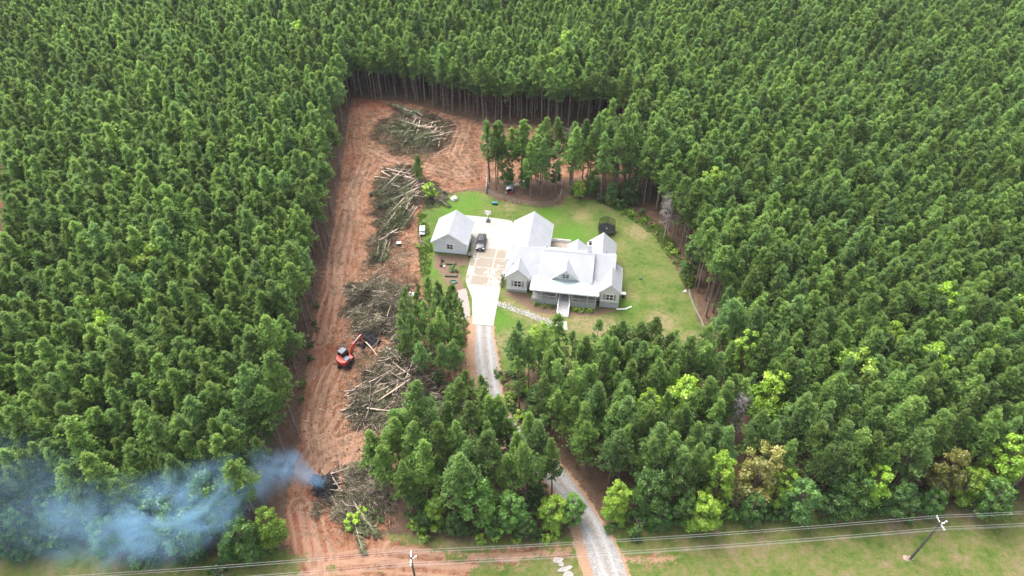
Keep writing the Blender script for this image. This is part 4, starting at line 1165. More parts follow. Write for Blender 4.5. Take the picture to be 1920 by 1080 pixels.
def build_pen():
    pts = [(913, 362), (926, 368), (944, 374), (960, 379), (977, 383), (994, 386), (1011, 387), (1027, 386), (1040, 382), (1049, 374), (1053, 362), (1054, 346)]
    P = [gp(*p) for p in pts]
    F = thing('wire_pen_fence', 'low wire fence on thin posts curving around the pine pen', 'fence', (*P[5], 0))
    o = Vector((*P[5], 0))
    for p in P: MB().tube([Vector((*p, -.1)) - o, Vector((*p, 1.25)) - o], .045, 6).build('post', M['grey_bark'], F)
    w = MB()
    for z in (.15, .4, .65, .9, 1.15):
        for a, b in zip(P[:-1], P[1:]): w.bar(Vector((*a, z)) - o, Vector((*b, z)) - o, .014)
    for a, b in zip(P[:-1], P[1:]):
        L = math.dist(a, b); k = int(L / .35)
        for i in range(1, k):
            t = i / k; q = Vector((a[0] + (b[0] - a[0]) * t, a[1] + (b[1] - a[1]) * t, 0)) - o
            w.bar(q + Vector((0, 0, .15)), q + Vector((0, 0, 1.15)), .01)
    ob = w.build('wire_mesh', M['steel'], F); ob['kind'] = 'stuff'
    a, b = gp(911.5, 364), gp(912.5, 345)
    G = thing('steel_gate', 'tall pale steel gate panel seen edge on at the left pen corner', 'gate', (*a, 0))
    d = Vector((b[0] - a[0], b[1] - a[1], 0))
    for z in (.15, .95, 1.75): MB().bar((0, 0, z), d + Vector((0, 0, z)), .05).build('rail', M['steel'], G)
    for t in (0, .5, 1): MB().bar(d * t, d * t + Vector((0, 0, 1.8)), .05).build('stile', M['steel'], G)
    MB().bar(Vector((.0, 0, .95)) + d * .01, d * .99 + Vector((0, 0, .95)), .012, 1.5).build('sheet', M['steel'], G)
build_pen()

def build_garden():
    def at(px, py): x, y = gp(px, py); return (x, y, hz(x, y))
    b = thing('raised_bed', 'dark raised garden bed behind the big leafy plant by the garage', 'planter', at(846, 495), R(-8))
    MB().box(-.9, .9, -.35, .35, 0, .38).build('box', M['greenplastic'], b); MB().box(-.82, .82, -.28, .28, .38, .40).build('soil', M['soil'], b)
    b = thing('green_planter', 'green rimmed planter trough in front of the big leafy plant', 'planter', at(846, 517), R(-4))
    MB().box(-1.15, 1.15, -.4, .4, 0, .32).build('trough', M['greenplastic'], b, bevel=.05); MB().box(-1.05, 1.05, -.32, .32, .32, .34).build('soil', M['soil'], b)
    b = thing('oval_tub', 'oval teal tub lying below the garden beds', 'tub', at(850, 529.5))
    o = MB().lathe([(.5, 0), (.62, .22), (.66, .25), (.56, .24), (.48, .06), (.02, .06)], 20).build('tub', M['greenplastic'], b); o.scale = (1.05, .8, 1)
    b = thing('black_pot', 'round black pot standing left of the garden beds', 'pot', at(829, 490))
    MB().lathe([(.22, 0), (.33, .42), (.36, .45), (.3, .44), (.28, .36), (.02, .36)], 16).build('pot', M['black'], b)
    b = thing('white_pail', 'small white pail beside the raised garden bed', 'pail', at(833, 501.5))
    MB().lathe([(.15, 0), (.2, .36), (.18, .36), (.13, .04)], 12).build('pail', M['trim'], b); MB().tube([(-.19, 0, .36), (0, 0, .5), (.19, 0, .36)], .012, 5).build('handle', M['steel'], b)
    b = thing('garden_wagon', 'teal garden wagon left on the back lawn near the pen', 'wagon', at(929, 383), R(-8))
    MB().box(-.75, .45, -.28, .28, .28, .55).build('tub', M['teal'], b, bevel=.05); MB().box(-.6, .35, -.2, .2, .553, .56).build('tray', M['grey'], b)
    MB().tube([(.45, 0, .35), (.85, 0, .85)], .03, 6).build('handle', M['black'], b)
    for x in (-.5, .25):
        for y in (-.3, .3):
            w = MB().lathe([(.05, -.04), (.14, -.05), (.14, .05), (.05, .04)], 10).build('wheel', M['rubber'], b, (x, y, .14)); w.rotation_euler = (R(90), 0, 0)
    b = thing('wheelbarrow', 'wheelbarrow with pale tray parked at the garage front corner', 'wheelbarrow', at(881, 481), R(20))
    m = MB(); m.add([(-.28, -.2, .35), (.28, -.2, .35), (.28, .35, .35), (-.28, .35, .35), (-.42, -.4, .65), (.42, -.4, .65), (.42, .55, .7), (-.42, .55, .7)], [(0, 3, 2, 1), (0, 1, 5, 4), (1, 2, 6, 5), (2, 3, 7, 6), (3, 0, 4, 7)])
    o = m.build('tray', M['brokenconcrete'], b); sm = o.modifiers.new('s', 'SOLIDIFY'); sm.thickness = .03
    for s in (-1, 1):
        MB().tube([(s * .08, .75, .2), (s * .2, .3, .32), (s * .3, -.9, .6)], .025, 6).build('handle', M['black'], b)
        MB().tube([(s * .22, -.25, .35), (s * .26, -.3, 0)], .025, 6).build('leg', M['black'], b)
    w = MB().lathe([(.06, -.05), (.2, -.05), (.2, .05), (.06, .05)], 12).build('wheel', M['rubber'], b, (0, .75, .2)); w.rotation_euler = (0, R(90), 0)
    b = thing('cooler_box', 'pale metal box standing alone on bare clay by the brush', 'box', at(748.5, 459), R(10))
    MB().box(-.38, .38, -.3, .3, 0, .55).build('body', M['greenplastic'], b, bevel=.03); MB().box(-.4, .4, -.32, .32, .552, .66).build('lid', M['whitestuff'], b, bevel=.02)
    b = thing('trash_bin', 'black round bin with white rim by the right corner of the house', 'bin', at(1168.5, 557))
    MB().lathe([(.3, 0), (.38, .9), (.36, .9), (.34, .7), (.02, .7)], 18).build('bin', M['black'], b)
    MB().lathe([(.33, .905), (.41, .905), (.41, .97), (.33, .97)], 18).build('rim', M['trim'], b)
    P = [at(1155.5, 580.5), at(1172, 580.5), at(1184, 575.5)]
    MB().tube([(p[0], p[1], p[2] + .1) for p in P], .13, 8).build('drain_pipe', M['trim'])
    tag(bpy.data.objects['drain_pipe'], 'short white drain pipe on the lawn at the house right corner', 'pipe')
    P = [at(*p) for p in ((1292, 544), (1294, 556), (1300, 573), (1308, 588), (1315, 601), (1321, 618), (1321, 634), (1324, 650), (1330, 664))]
    o = MB().tube([(p[0], p[1], p[2] + .10) for p in P], .15, 8).build('corrugated_hose', M['hosegrey']); tag(o, 'long pale drainage hose curving along the right edge of the lawn', 'hose')
    P = [at(*p) for p in ((787, 432), (786, 441), (789, 452), (794, 460), (798, 465))]
    o = MB().tube([(p[0], p[1], p[2] + .05) for p in P], .05, 6).build('garden_hose', M['brokenconcrete']); tag(o, 'thin pale hose lying on the ground beside the utility cart', 'hose')
    o = MB().lathe([(.02, .0), (.32, .0), (.33, .14), (.25, .2), (.02, .22)], 14).build('septic_lid', M['greenplastic'], None, at(1201, 522.5)); tag(o, 'pale green round septic lid on the right lawn', 'lid')
    def rock(name, label, cat, p, r, mat, seed, sq=.75):
        bm = bmesh.new(); bmesh.ops.create_icosphere(bm, subdivisions=3, radius=r)
        rs = np.random.default_rng(seed); off = rs.random(3) * 50
        for v in bm.verts:
            q = v.co
            k = 1 + .55 * float(vnoise(np.array([q.x + off[0] + q.z]), np.array([q.y + off[1] - q.z]), r * .9)[0])
            v.co = Vector((q.x * k, q.y * k, max(-r * .4, q.z * k * sq)))
        me = bpy.data.meshes.new(name); bm.to_mesh(me); bm.free(); me.materials.append(mat)
        o = mobj(name, me, None, (p[0], p[1], p[2] + r * .3)); return tag(o, label, cat)
    rock('boulder', 'pale grey boulder on the grass beside the bright round bush', 'boulder', at(852, 374), .72, M['rock'], 4)
    rock('boulder', 'small pale boulder at the forest edge right of the lawn', 'boulder', at(1285, 547), .36, M['rock'], 8)
    # sheet of white plastic crumpled on the clay
    bm = bmesh.new(); bmesh.ops.create_grid(bm, x_segments=14, y_segments=10, size=.5)
    for v in bm.verts:
        v.co.z = .16 + .55 * float(vnoise(np.array([v.co.x + 3]), np.array([v.co.y]), .22)[0]); v.co.x *= 1.3 * (1 + .3 * math.sin(v.co.y * 7)); v.co.y *= 1.1
    me = bpy.data.meshes.new('plastic_sheet'); bm.to_mesh(me); bm.free(); me.materials.append(M['whitestuff'])
    p = at(773, 552); o = mobj('plastic_sheet', me, None, p); tag(o, 'crumpled white plastic sheet on clay left of the young pines', 'sheet')
    sm = o.modifiers.new('s', 'SOLIDIFY'); sm.thickness = .015
    rr = random.Random(2)
    for px, py, w, d, l in ((1046, 1051, .75, .5, 'upper left'), (1058, 1067, 1.25, .35, 'widest middle'), (1066, 1078, .8, .55, 'lower'), (1052, 1058, .45, .35, 'smallest upper')):
        n = 7; poly = [(w * math.cos(6.283 * k / n) * rr.uniform(.7, 1.1), d * math.sin(6.283 * k / n) * rr.uniform(.7, 1.1)) for k in range(n)]
        q = at(px, py); o = MB().prism(poly, -.05, .12).build('concrete_slab', M['brokenconcrete'], None, q); o.rotation_euler = (0, 0, R(15))
        tag(o, l + ' flat white concrete slab of the broken pieces left of the drive entrance', 'slab', 'broken concrete slabs left of the drive entrance')
build_garden()

# ------------------------------------------------------------------ power line
def build_power():
    tops = []
    pt = gp(1765, 979, 9.6); tops.append(pt)
    lt = gp(770, 1045, 9.6); tops.insert(0, lt)
    d = Vector((pt[0] - lt[0], pt[1] - lt[1], 0)).normalized(); nrm = Vector((-d.y, d.x, 0))
    for k, (p, lab) in enumerate(zip(tops, ('dark utility pole at the bottom edge in front of the clearing', 'dark utility pole with crossarm in the grass field at right'))):
        P = thing('utility_pole', lab, 'utility pole', (p[0], p[1], 0), 0, 'poles of the power line')
        MB().tube([(0, 0, -.5), (0, 0, 4), (0, 0, 9.6)], [.17, .15, .11], 10).build('pole', M['wood_pole'], P)
        a, b = nrm * .95, nrm * -.95
        MB().bar(a + Vector((0, 0, 9.3)), b + Vector((0, 0, 9.3)), .11, .13).build('crossarm', M['steel'], P)
        for t in (.9, .62, -.62, -.9):
            q = nrm * t
            MB().lathe([(.03, 9.37), (.06, 9.4), (.035, 9.47), (.06, 9.5), (.03, 9.58)], 8, c=(q.x, q.y)).build('insulator', M['trim'], P)
        MB().bar(Vector((0, 0, 9.2)), Vector((d.x * .55, d.y * .55, 9.45)), .07).build('bracket', M['steel'], P)
        MB().lathe([(.1, 9.35), (.13, 9.4), (.13, 9.75), (.08, 9.8)], 10, c=(d.x * .6, d.y * .6)).build('lightning_arrester', M['steel'], P)
        if k == 1:
            for a0, r in ((0.5, .5), (2.6, .38)):
                MB().lathe([(.02, .3 * r), (.5 * r, .25 * r), (r, -.05)], 9, c=(-.35 * math.cos(a0) - .2, .2 * math.sin(a0))).build('base_spoil', M['spoil'], P)
    span = Vector((pt[0], pt[1], 0)) - Vector((lt[0], lt[1], 0))
    for name, off, z in (('rear upper', .9, 9.56), ('front upper', .62, 9.56), ('rear lower', -.62, 9.56), ('front lower', -.9, 9.56), ('thin lowest', -.12, 7.7)):
        m = MB()
        for s0 in (-1, 0, 1):
            pts = []
            for i in range(17):
                t = i / 16; q = Vector((lt[0], lt[1], 0)) + span * (s0 + t) + nrm * off
                q.z = z - 1.0 * 4 * t * (1 - t) * .8; pts.append(q)
            m.tube(pts, .013 if z > 9 else .007, 5)
        o = m.build('power_wire', M['wire']); 
        tag(o, name + ' overhead wire strung between the two utility poles', 'wire', 'overhead wires of the power line')
build_power()

def build_fence():
    P = [gp(*p) for p in ((-60, 1063), (-22, 1052), (12, 1042), (44, 1032), (78, 1022), (110, 1012), (139, 1003.5))]
    Q = [P[-1], gp(160, 1012), gp(182, 1026)]
    F = thing('rail_fence', 'dark wooden post and rail fence at the forest edge, lower left', 'fence', (*P[-1], 0))
    o = Vector((*P[-1], 0))
    for p in P + Q[1:]: MB().box(-.1, .1, -.1, .1, -.1, 1.4).build('post', M['fencewood'], F, Vector((*p, 0)) - o)
    for chain in (P, Q):
        for a, b in zip(chain[:-1], chain[1:]):
            for z in (.4, .8, 1.2): MB().bar(Vector((*a, z)) - o, Vector((*b, z)) - o, .05, .15).build('rail', M['fencewood'], F)
build_fence()

# ------------------------------------------------------------------ trees: shared crowns and trunks
def rot_rand(n, rng):
    v = rng.normal(size=(n, 3)); return v / np.linalg.norm(v, axis=1, keepdims=True)
def tufts(P, D, rng, k, length, width, spread=0.9, tint=None):
    """needle bundles: k slim triangles fanning round direction D at each point P"""
    n = len(P)
    Pn = np.repeat(P, k, 0); Dn = np.repeat(D, k, 0)
    d = Dn + rot_rand(n * k, rng) * spread
    d /= np.linalg.norm(d, axis=1, keepdims=True)
    side = np.cross(d, rot_rand(n * k, rng)); side /= np.linalg.norm(side, axis=1, keepdims=True)
    L = length * rng.uniform(0.7, 1.25, (n * k, 1)); Wd = width * rng.uniform(0.7, 1.3, (n * k, 1))
    a = Pn - d * L * 0.15
    v = np.stack([a, a + d * L * 0.55 + side * Wd, a + d * L, a + d * L * 0.55 - side * Wd], 1).reshape(-1, 3)
    i = np.arange(n * k)[:, None] * 4
    f = np.concatenate([i + np.array([[0, 1, 2]]), i + np.array([[0, 2, 3]])], 0)
    t = np.repeat(np.repeat(tint, k), 4) if tint is not None else None
    return v, f, t
def stick_arrays(A, B, ra, rb, n=4):
    """tapered sticks from A to B as n-sided tubes (no caps), vectorised"""
    A, B = np.asarray(A, float), np.asarray(B, float)
    d = B - A; L = np.linalg.norm(d, axis=1, keepdims=True); d = d / np.maximum(L, 1e-6)
    ref = np.where(np.abs(d[:, 2:3]) > 0.9, np.array([[1., 0, 0]]), np.array([[0, 0, 1.]]))
    x = np.cross(d, ref); x /= np.linalg.norm(x, axis=1, keepdims=True); y = np.cross(d, x)
    ang = np.arange(n) * 2 * np.pi / n
    ring = lambda C, r: C[:, None, :] + (x[:, None, :] * np.cos(ang)[None, :, None] + y[:, None, :] * np.sin(ang)[None, :, None]) * np.asarray(r).reshape(-1, 1, 1)
    v = np.concatenate([ring(A, ra), ring(B, rb)], 1).reshape(-1, 3)
    m = len(A); b = np.arange(m)[:, None] * 2 * n
    fs = []
    for k in range(n):
        k2 = (k + 1) % n
        fs.append(b + np.array([[k, k2, n + k2]])); fs.append(b + np.array([[k, n + k2, n + k]]))
    return v, np.concatenate(fs, 0)
def pine_variant(seed, h=14.0, cb=0.42, rad=1.95, nb=92, dense=11, stubs=0):
    nb = int(nb * .9)
    rng = np.random.default_rng(seed)
    z0 = cb * h
    bend = rng.normal(0, .25, 2)
    axis = lambda z: np.stack([bend[0] * (z / h) ** 2, bend[1] * (z / h) ** 2, z], -1)
    t = np.sort(rng.random(nb)) ** 0.85
    zb = z0 + t * (h * 0.985 - z0)
    gaps = rng.random(7) * 2 * np.pi
    az = rng.random(nb) * 2 * np.pi + np.arange(nb) * 2.4
    prof = 1.0 * np.clip((1 - t) ** 0.64, 0.0, 1) * np.clip(0.62 + t * 3.0, 0, 1)
    lump = 1 + 0.28 * np.sin(az * 2 + gaps[0] + t * 5) + 0.16 * np.sin(az * 3 + gaps[1] - t * 9)
    L = rad * prof * lump * rng.uniform(0.72, 1.18, nb) + 0.22
    el = np.radians(np.interp(t, [0, .5, 1], [4, 34, 70]) + rng.normal(0, 9, nb))
    d = np.stack([np.cos(az) * np.cos(el), np.sin(az) * np.cos(el), np.sin(el)], 1)
    A = axis(zb)
    droop = np.array([0, 0, 1.0])
    Pt, Dt, Ti = [], [], []
    tree_tone = rng.random(nb)
    for i in range(nb):
        m = max(3, int(dense * (0.5 + L[i] / rad)))
        s = np.where(rng.random(m) < .72, rng.uniform(.68, 1.0, m), rng.uniform(.35, .8, m))
        s[0] = 1.0
        p = A[i] + d[i] * (L[i] * s)[:, None] + droop * (0.16 * L[i] * s ** 2)[:, None]
        w = rng.normal(0, 0.165, (m, 3)) * (0.5 + L[i] / rad)
        w[:, 2] *= 0.6
        p = p + w
        dd = d[i] * 0.5 + droop * 1.0 + w * 1.0
        Pt.append(p); Dt.append(dd / np.linalg.norm(dd, axis=1, keepdims=True))
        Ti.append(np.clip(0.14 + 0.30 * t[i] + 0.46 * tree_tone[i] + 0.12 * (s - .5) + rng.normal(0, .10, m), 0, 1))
    top = axis(np.linspace(h * .90, h * 1.02, 7)); Pt.append(top); Dt.append(np.tile(droop * 2, (7, 1))); Ti.append(np.full(7, .9))
    P = np.concatenate(Pt); D = np.concatenate(Dt); T = np.concatenate(Ti)
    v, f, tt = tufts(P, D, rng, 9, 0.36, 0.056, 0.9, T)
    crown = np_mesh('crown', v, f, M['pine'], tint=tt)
    # trunk, limbs, dead stubs
    zs = np.linspace(-0.2, h * .97, 7); ax = axis(np.clip(zs, 0, None)); ax[:, 2] = zs
    r = np.interp(zs, [0, h], [0.165, 0.03])
    tv, tf = [], []; o = 0
    for k in range(6):
        a, b = stick_arrays(ax[k:k + 1], ax[k + 1:k + 2], r[k:k + 1], r[k + 1:k + 2], 6); tv.append(a); tf.append(b + o); o += len(a)
    sel = rng.random(nb) < 0.55
    a, b = stick_arrays(A[sel], A[sel] + d[sel] * (L[sel] * .8)[:, None], np.full(sel.sum(), .03), np.full(sel.sum(), .012), 3); tv.append(a); tf.append(b + o); o += len(a)
    if stubs:
        zz = rng.uniform(.18 * h, cb * h * 1.05, stubs); a2 = rng.random(stubs) * 6.28; LL = rng.uniform(.3, 1.1, stubs)
        A2 = axis(zz); B2 = A2 + np.stack([np.cos(a2) * LL, np.sin(a2) * LL, rng.uniform(-.1, .25, stubs)], 1)
        a, b = stick_arrays(A2, B2, np.full(stubs, .02), np.full(stubs, .008), 3); tv.append(a); tf.append(b + o)
    trunk = np_mesh('trunk', np.concatenate(tv), np.concatenate(tf), M['bark'])
    return crown, trunk
PINES = [pine_variant(100 + i, 14.0, cb=c, rad=r, nb=n) for i, (c, r, n) in enumerate(
    [(.34, 1.9, 112), (.38, 1.7, 104), (.36, 2.05, 118), (.42, 1.85, 100), (.32, 1.65, 108), (.38, 2.2, 120), (.36, 1.55, 100), (.34, 1.95, 114)])]
EDGEP = [pine_variant(200 + i, 14.5, cb=c, rad=r, nb=n, stubs=26) for i, (c, r, n) in enumerate([(.52, 1.9, 82), (.57, 1.75, 74), (.50, 2.15, 88), (.60, 1.9, 70), (.54, 1.65, 74)])]

THINP = [pine_variant(250 + i, 14.5, cb=c, rad=r, nb=n, stubs=20) for i, (c, r, n) in enumerate([(.42, 1.6, 46), (.48, 1.45, 40), (.38, 1.75, 52), (.45, 1.35, 42)])]

def broad_variant(seed, mat, h=11.0, rad=2.9, low=0.18, nl=34, leaf=0.25, per=270):
    rng = np.random.default_rng(seed)
    C, Rl = [], []
    for i in range(nl):
        t = (i + rng.random()) / nl
        z = h * (low + (0.93 - low) * t)
        pr_ = rad * np.sqrt(max(0.02, 1 - (abs(t - .38) / .66) ** 2)) * rng.uniform(.45, .9)
        a = i * 2.4 + rng.normal(0, .4)
        C.append((pr_ * np.cos(a), pr_ * np.sin(a), z)); Rl.append(rng.uniform(.22, .44) * rad * (1.05 - .45 * t))
    C = np.array(C); Rl = np.array(Rl)
    tone = rng.random(nl)
    P, D, T = [], [], []
    for c, r, g in zip(C, Rl, tone):
        n = int(per * (r / (0.36 * rad)) ** 2)
        u = rot_rand(n, rng); u[:, 2] = np.where(u[:, 2] < -.35, -u[:, 2], u[:, 2])
        k = rng.uniform(.5, 1.12, (n, 1)); k[rng.random(n) < .18] *= 1.28
        P.append(c + u * r * k * np.array([1, 1, .85])); D.append(u)
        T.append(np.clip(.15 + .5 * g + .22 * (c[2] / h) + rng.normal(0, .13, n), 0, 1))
    P, D, T = np.concatenate(P), np.concatenate(D), np.concatenate(T)
    n = len(P)
    nrm = D + rot_rand(n, rng) * .75 + np.array([0, 0, .35]); nrm /= np.linalg.norm(nrm, axis=1, keepdims=True)
    x = np.cross(nrm, rot_rand(n, rng)); x /= np.linalg.norm(x, axis=1, keepdims=True); y = np.cross(nrm, x)
    s = leaf * rng.uniform(.6, 1.25, (n, 1))
    v = np.stack([P - x * s * .8, P - y * s * .45 + nrm * s * .12, P + x * s * .8, P + y * s * .45 + nrm * s * .12], 1).reshape(-1, 3)
    i = np.arange(n)[:, None] * 4
    f = np.concatenate([i + np.array([[0, 1, 2]]), i + np.array([[0, 2, 3]])], 0)
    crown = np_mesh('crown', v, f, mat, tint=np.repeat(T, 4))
    zs = np.linspace(-.2, h * .75, 5); ax = np.stack([np.zeros(5), np.zeros(5), zs], 1)
    A = np.concatenate([ax[:-1], np.stack([np.zeros(nl), np.zeros(nl), C[:, 2] * .72], 1)]); B = np.concatenate([ax[1:], C])
    ra = np.concatenate([np.linspace(.2, .09, 5)[:-1] * h / 11, np.full(nl, .045)]); rb = np.concatenate([np.linspace(.2, .09, 5)[1:] * h / 11, np.full(nl, .015)])
    a, b = stick_arrays(A, B, ra, rb, 5)
    return crown, np_mesh('trunk', a, b, M['bark'])
BROAD = {k: [broad_variant(300 + 10 * j + i, M[k], rad=r) for i, r in enumerate((2.7, 3.1, 2.4))] for j, k in enumerate(('bright', 'broad', 'dark', 'olive'))}
SHRUB = {k: [broad_variant(400 + 10 * j + i, M[k], h=1.6, rad=1.0, low=.1, nl=9, leaf=.2, per=60) for i in range(3)] for j, k in enumerate(('bright', 'broad', 'dark'))}

def plant(kind, var, x, y, h, label, cat, group=None, href=14.0, wide=1.0, rng=random):
    crown, trunk = var
    s = h / href
    z = hz(x, y)
    o = thing(kind, label, cat, (x, y, z - .03), rng.uniform(0, 6.283), group)
    o.scale = (s * wide, s * wide, s)
    o.rotation_euler[0] = rng.gauss(0, .018); o.rotation_euler[1] = rng.gauss(0, .018)
    mobj('trunk', trunk, o); mobj('crown', crown, o)
    return o

# --- where trees stand
P_CLUMP = gpl([(914, 338), (985, 334), (1060, 330), (1140, 322), (1185, 335), (1235, 395), (1180, 384), (1120, 374), (1066, 374), (1053, 366), (1038, 368), (1008, 378), (975, 366), (920, 356)])
P_ISLE = gpl([(792, 612), (838, 614), (862, 640), (872, 705), (855, 740), (800, 742), (770, 725), (762, 690), (772, 640)])
P_MID = gpl([(835, 815), (900, 800), (925, 845), (880, 850), (830, 840)])
P_STRIP = gpl([(712, 900), (760, 862), (900, 850), (985, 868), (1020, 905), (1066, 950), (1074, 985), (1010, 1003), (860, 1000), (775, 985), (722, 950)])
P_FRONT = gpl([(938, 690), (1030, 688), (1130, 686), (1215, 690), (1275, 698), (1345, 662), (1420, 640), (1500, 560), (2100, 560), (2300, 930), (1920, 934), (1700, 946), (1500, 952), (1300, 967), (1130, 974), (1112, 945), (1072, 895), (1030, 845), (995, 810), (965, 770), (945, 735)])
LEFT_FRONT = gpl([(-300, 1062), (0, 1042), (80, 1016), (150, 998), (250, 1030), (420, 1028), (525, 1005)])
RIGHT_EDGE = gpl([(1150, 240), (1172, 290), (1165, 330), (1190, 345), (1226, 384), (1250, 460), (1284, 532), (1312, 594), (1328, 655)])
BACK_ALL = np.concatenate([BACK_EDGE, RIGHT_EDGE])

def interp_x(line, y):
    o = np.argsort(line[:, 1]); return np.interp(y, line[o, 1], line[o, 0])
trees = []     # x, y, h, zone
rt = np.random.default_rng(21)
SP_ = 2.5
gx = np.arange(-215, 215, SP_)
for j, yy in enumerate(np.arange(34, 285, SP_ * .87)):
    for xx in gx:
        x = xx + (SP_ / 2 if j % 2 else 0) + rt.normal(0, .55); y = yy + rt.normal(0, .55)
        if abs(x) > 0.76 * (y * CP + CAM_H * SP) + 16: continue
        if rt.random() < .035: continue
        trees.append((x, y))
T = np.array(trees)
ZP = [('clump', P_CLUMP, 1.9, 80), ('isle', P_ISLE, 1.8, 54), ('mid', P_MID, 2.0, 14), ('strip', P_STRIP, 2.4, 108)]
T = T[np.max([sdf(z[1], *T.T) for z in ZP], 0) < 0.3]
for nm, poly, md, cnt in ZP:
    got = []
    lo, hi = poly.min(0), poly.max(0)
    for _ in range(6000):
        if len(got) >= cnt: break
        q = rt.uniform(lo, hi)
        if sdf(poly, q[:1], q[1:])[0] > .15 and all((q[0] - g[0]) ** 2 + (q[1] - g[1]) ** 2 > md * md for g in got): got.append(q)
    T = np.concatenate([T, np.array(got)])
big = vnoise(T[:, 0], T[:, 1], 34.0)
TH = 14.6 + rt.normal(0, 1.35, len(T)) + big * 3.0
sdd, sdl, sdf_, sdfr = sdf(P_DIRT, *T.T), sdf(P_LAWN, *T.T), sdf(P_FIELD, *T.T), sdf(P_FRONT, *T.T)
dgr = pldist(DRIVE_C, *T.T)
scar = pldist(SCAR, *T.T)
lx = interp_x(LEFT_EDGE, T[:, 1]); lfy = np.interp(T[:, 0], LEFT_FRONT[:, 0], LEFT_FRONT[:, 1])
zone = np.full(len(T), '', dtype=object)
left = (T[:, 0] < lx - .4) & (T[:, 1] > lfy + 1.0) & (T[:, 1] < 166 + 200)
rx = interp_x(RIGHT_EDGE, T[:, 1])
by = np.interp(T[:, 0], BACK_EDGE[:, 0], BACK_EDGE[:, 1])
back = (T[:, 1] > by + .4) & (T[:, 0] > interp_x(LEFT_EDGE, np.minimum(T[:, 1], 166)) - .4) & (T[:, 0] < BACK_EDGE[-1, 0])
right = (T[:, 0] > rx + .5) & (T[:, 1] > 79) & (T[:, 0] > 20)
zone[left] = 'left'; zone[back] = 'back'; zone[right] = 'right'
zone[(sdfr > 0.2)] = 'front'
for nm, poly in (('clump', P_CLUMP), ('isle', P_ISLE), ('mid', P_MID), ('strip', P_STRIP)):
    zone[sdf(poly, *T.T) > 0.1] = nm
drop = (sdl > 0.9) & ~np.isin(zone, ['clump', 'front'])
drop |= (sdl > 0.2) & (T[:, 1] > 76.5)
drop |= (sdd > .3) & ~np.isin(zone, ['clump', 'isle', 'mid', 'strip'])
drop |= (dgr < np.where(zone == 'strip', 2.1, np.where(zone == 'front', 2.6, 3.0))) | (scar < 4.2) | (sdf_ > -1.0) | (zone == '')
# gaps and glades so that the canopy is not a carpet
glade = vnoise(T[:, 0] + 77, T[:, 1] + 31, 9.0) > .40
drop |= glade & np.isin(zone, ['left', 'right', 'back', 'front']) & (rt.random(len(T)) < .6)
drop |= (zone == 'front') & (T[:, 1] > 66) & (T[:, 0] < 34) & (rt.random(len(T)) < .16)
keep = ~drop
T, TH, zone, sdd, sdl = T[keep], TH[keep], zone[keep], sdd[keep], sdl[keep]
TH[zone == 'front'] -= 1.7 * ss(-T[zone == 'front'][:, 0], -60, -20) + .3
TH[zone == 'isle'] -= 2.8
TH[zone == 'mid'] -= 1.4
TH[zone == 'strip'] -= 1.2
TH[zone == 'clump'] += 1.2
TH[(zone == 'left') & (T[:, 1] < 60)] -= 1.0
edge = np.zeros(len(T), bool)
edge |= (zone == 'left') & (np.abs(T[:, 0] - interp_x(LEFT_EDGE, T[:, 1])) < 3.4) & (T[:, 1] < 166)
edge |= (zone == 'back') & (T[:, 1] - np.interp(T[:, 0], BACK_EDGE[:, 0], BACK_EDGE[:, 1]) < 4.5)
edge |= (zone == 'right') & (T[:, 0] - interp_x(RIGHT_EDGE, T[:, 1]) < 4.0) & (T[:, 1] < 126)
edge |= np.isin(zone, ['clump', 'isle', 'mid']) | ((zone == 'front') & (pldist(DRIVE_C, *T.T) < 8) & (T[:, 1] > 62)) | ((zone == 'front') & (T[:, 1] > 71) & (T[:, 0] < 34))
# how large each shows
dep = T[:, 1] * CP + (CAM_H - TH) * SP
u = FPX * T[:, 0] / dep + 960; vtop = np.array([pr(a, b, h)[1] for (a, b), h in zip(T, TH)]); vbot = np.array([pr(a, b, 3)[1] for a, b in T])
inview = (u > -10) & (u < 1930) & (vbot > 5) & (vtop < 1075)
score = np.where(inview, 1.0 / dep, 0) * np.where(edge, 1.35, 1.0)
score[np.isin(zone, ['clump', 'isle', 'mid', 'strip'])] *= 2
order = np.argsort(-score)
single = np.zeros(len(T), bool); single[order[:300]] = True
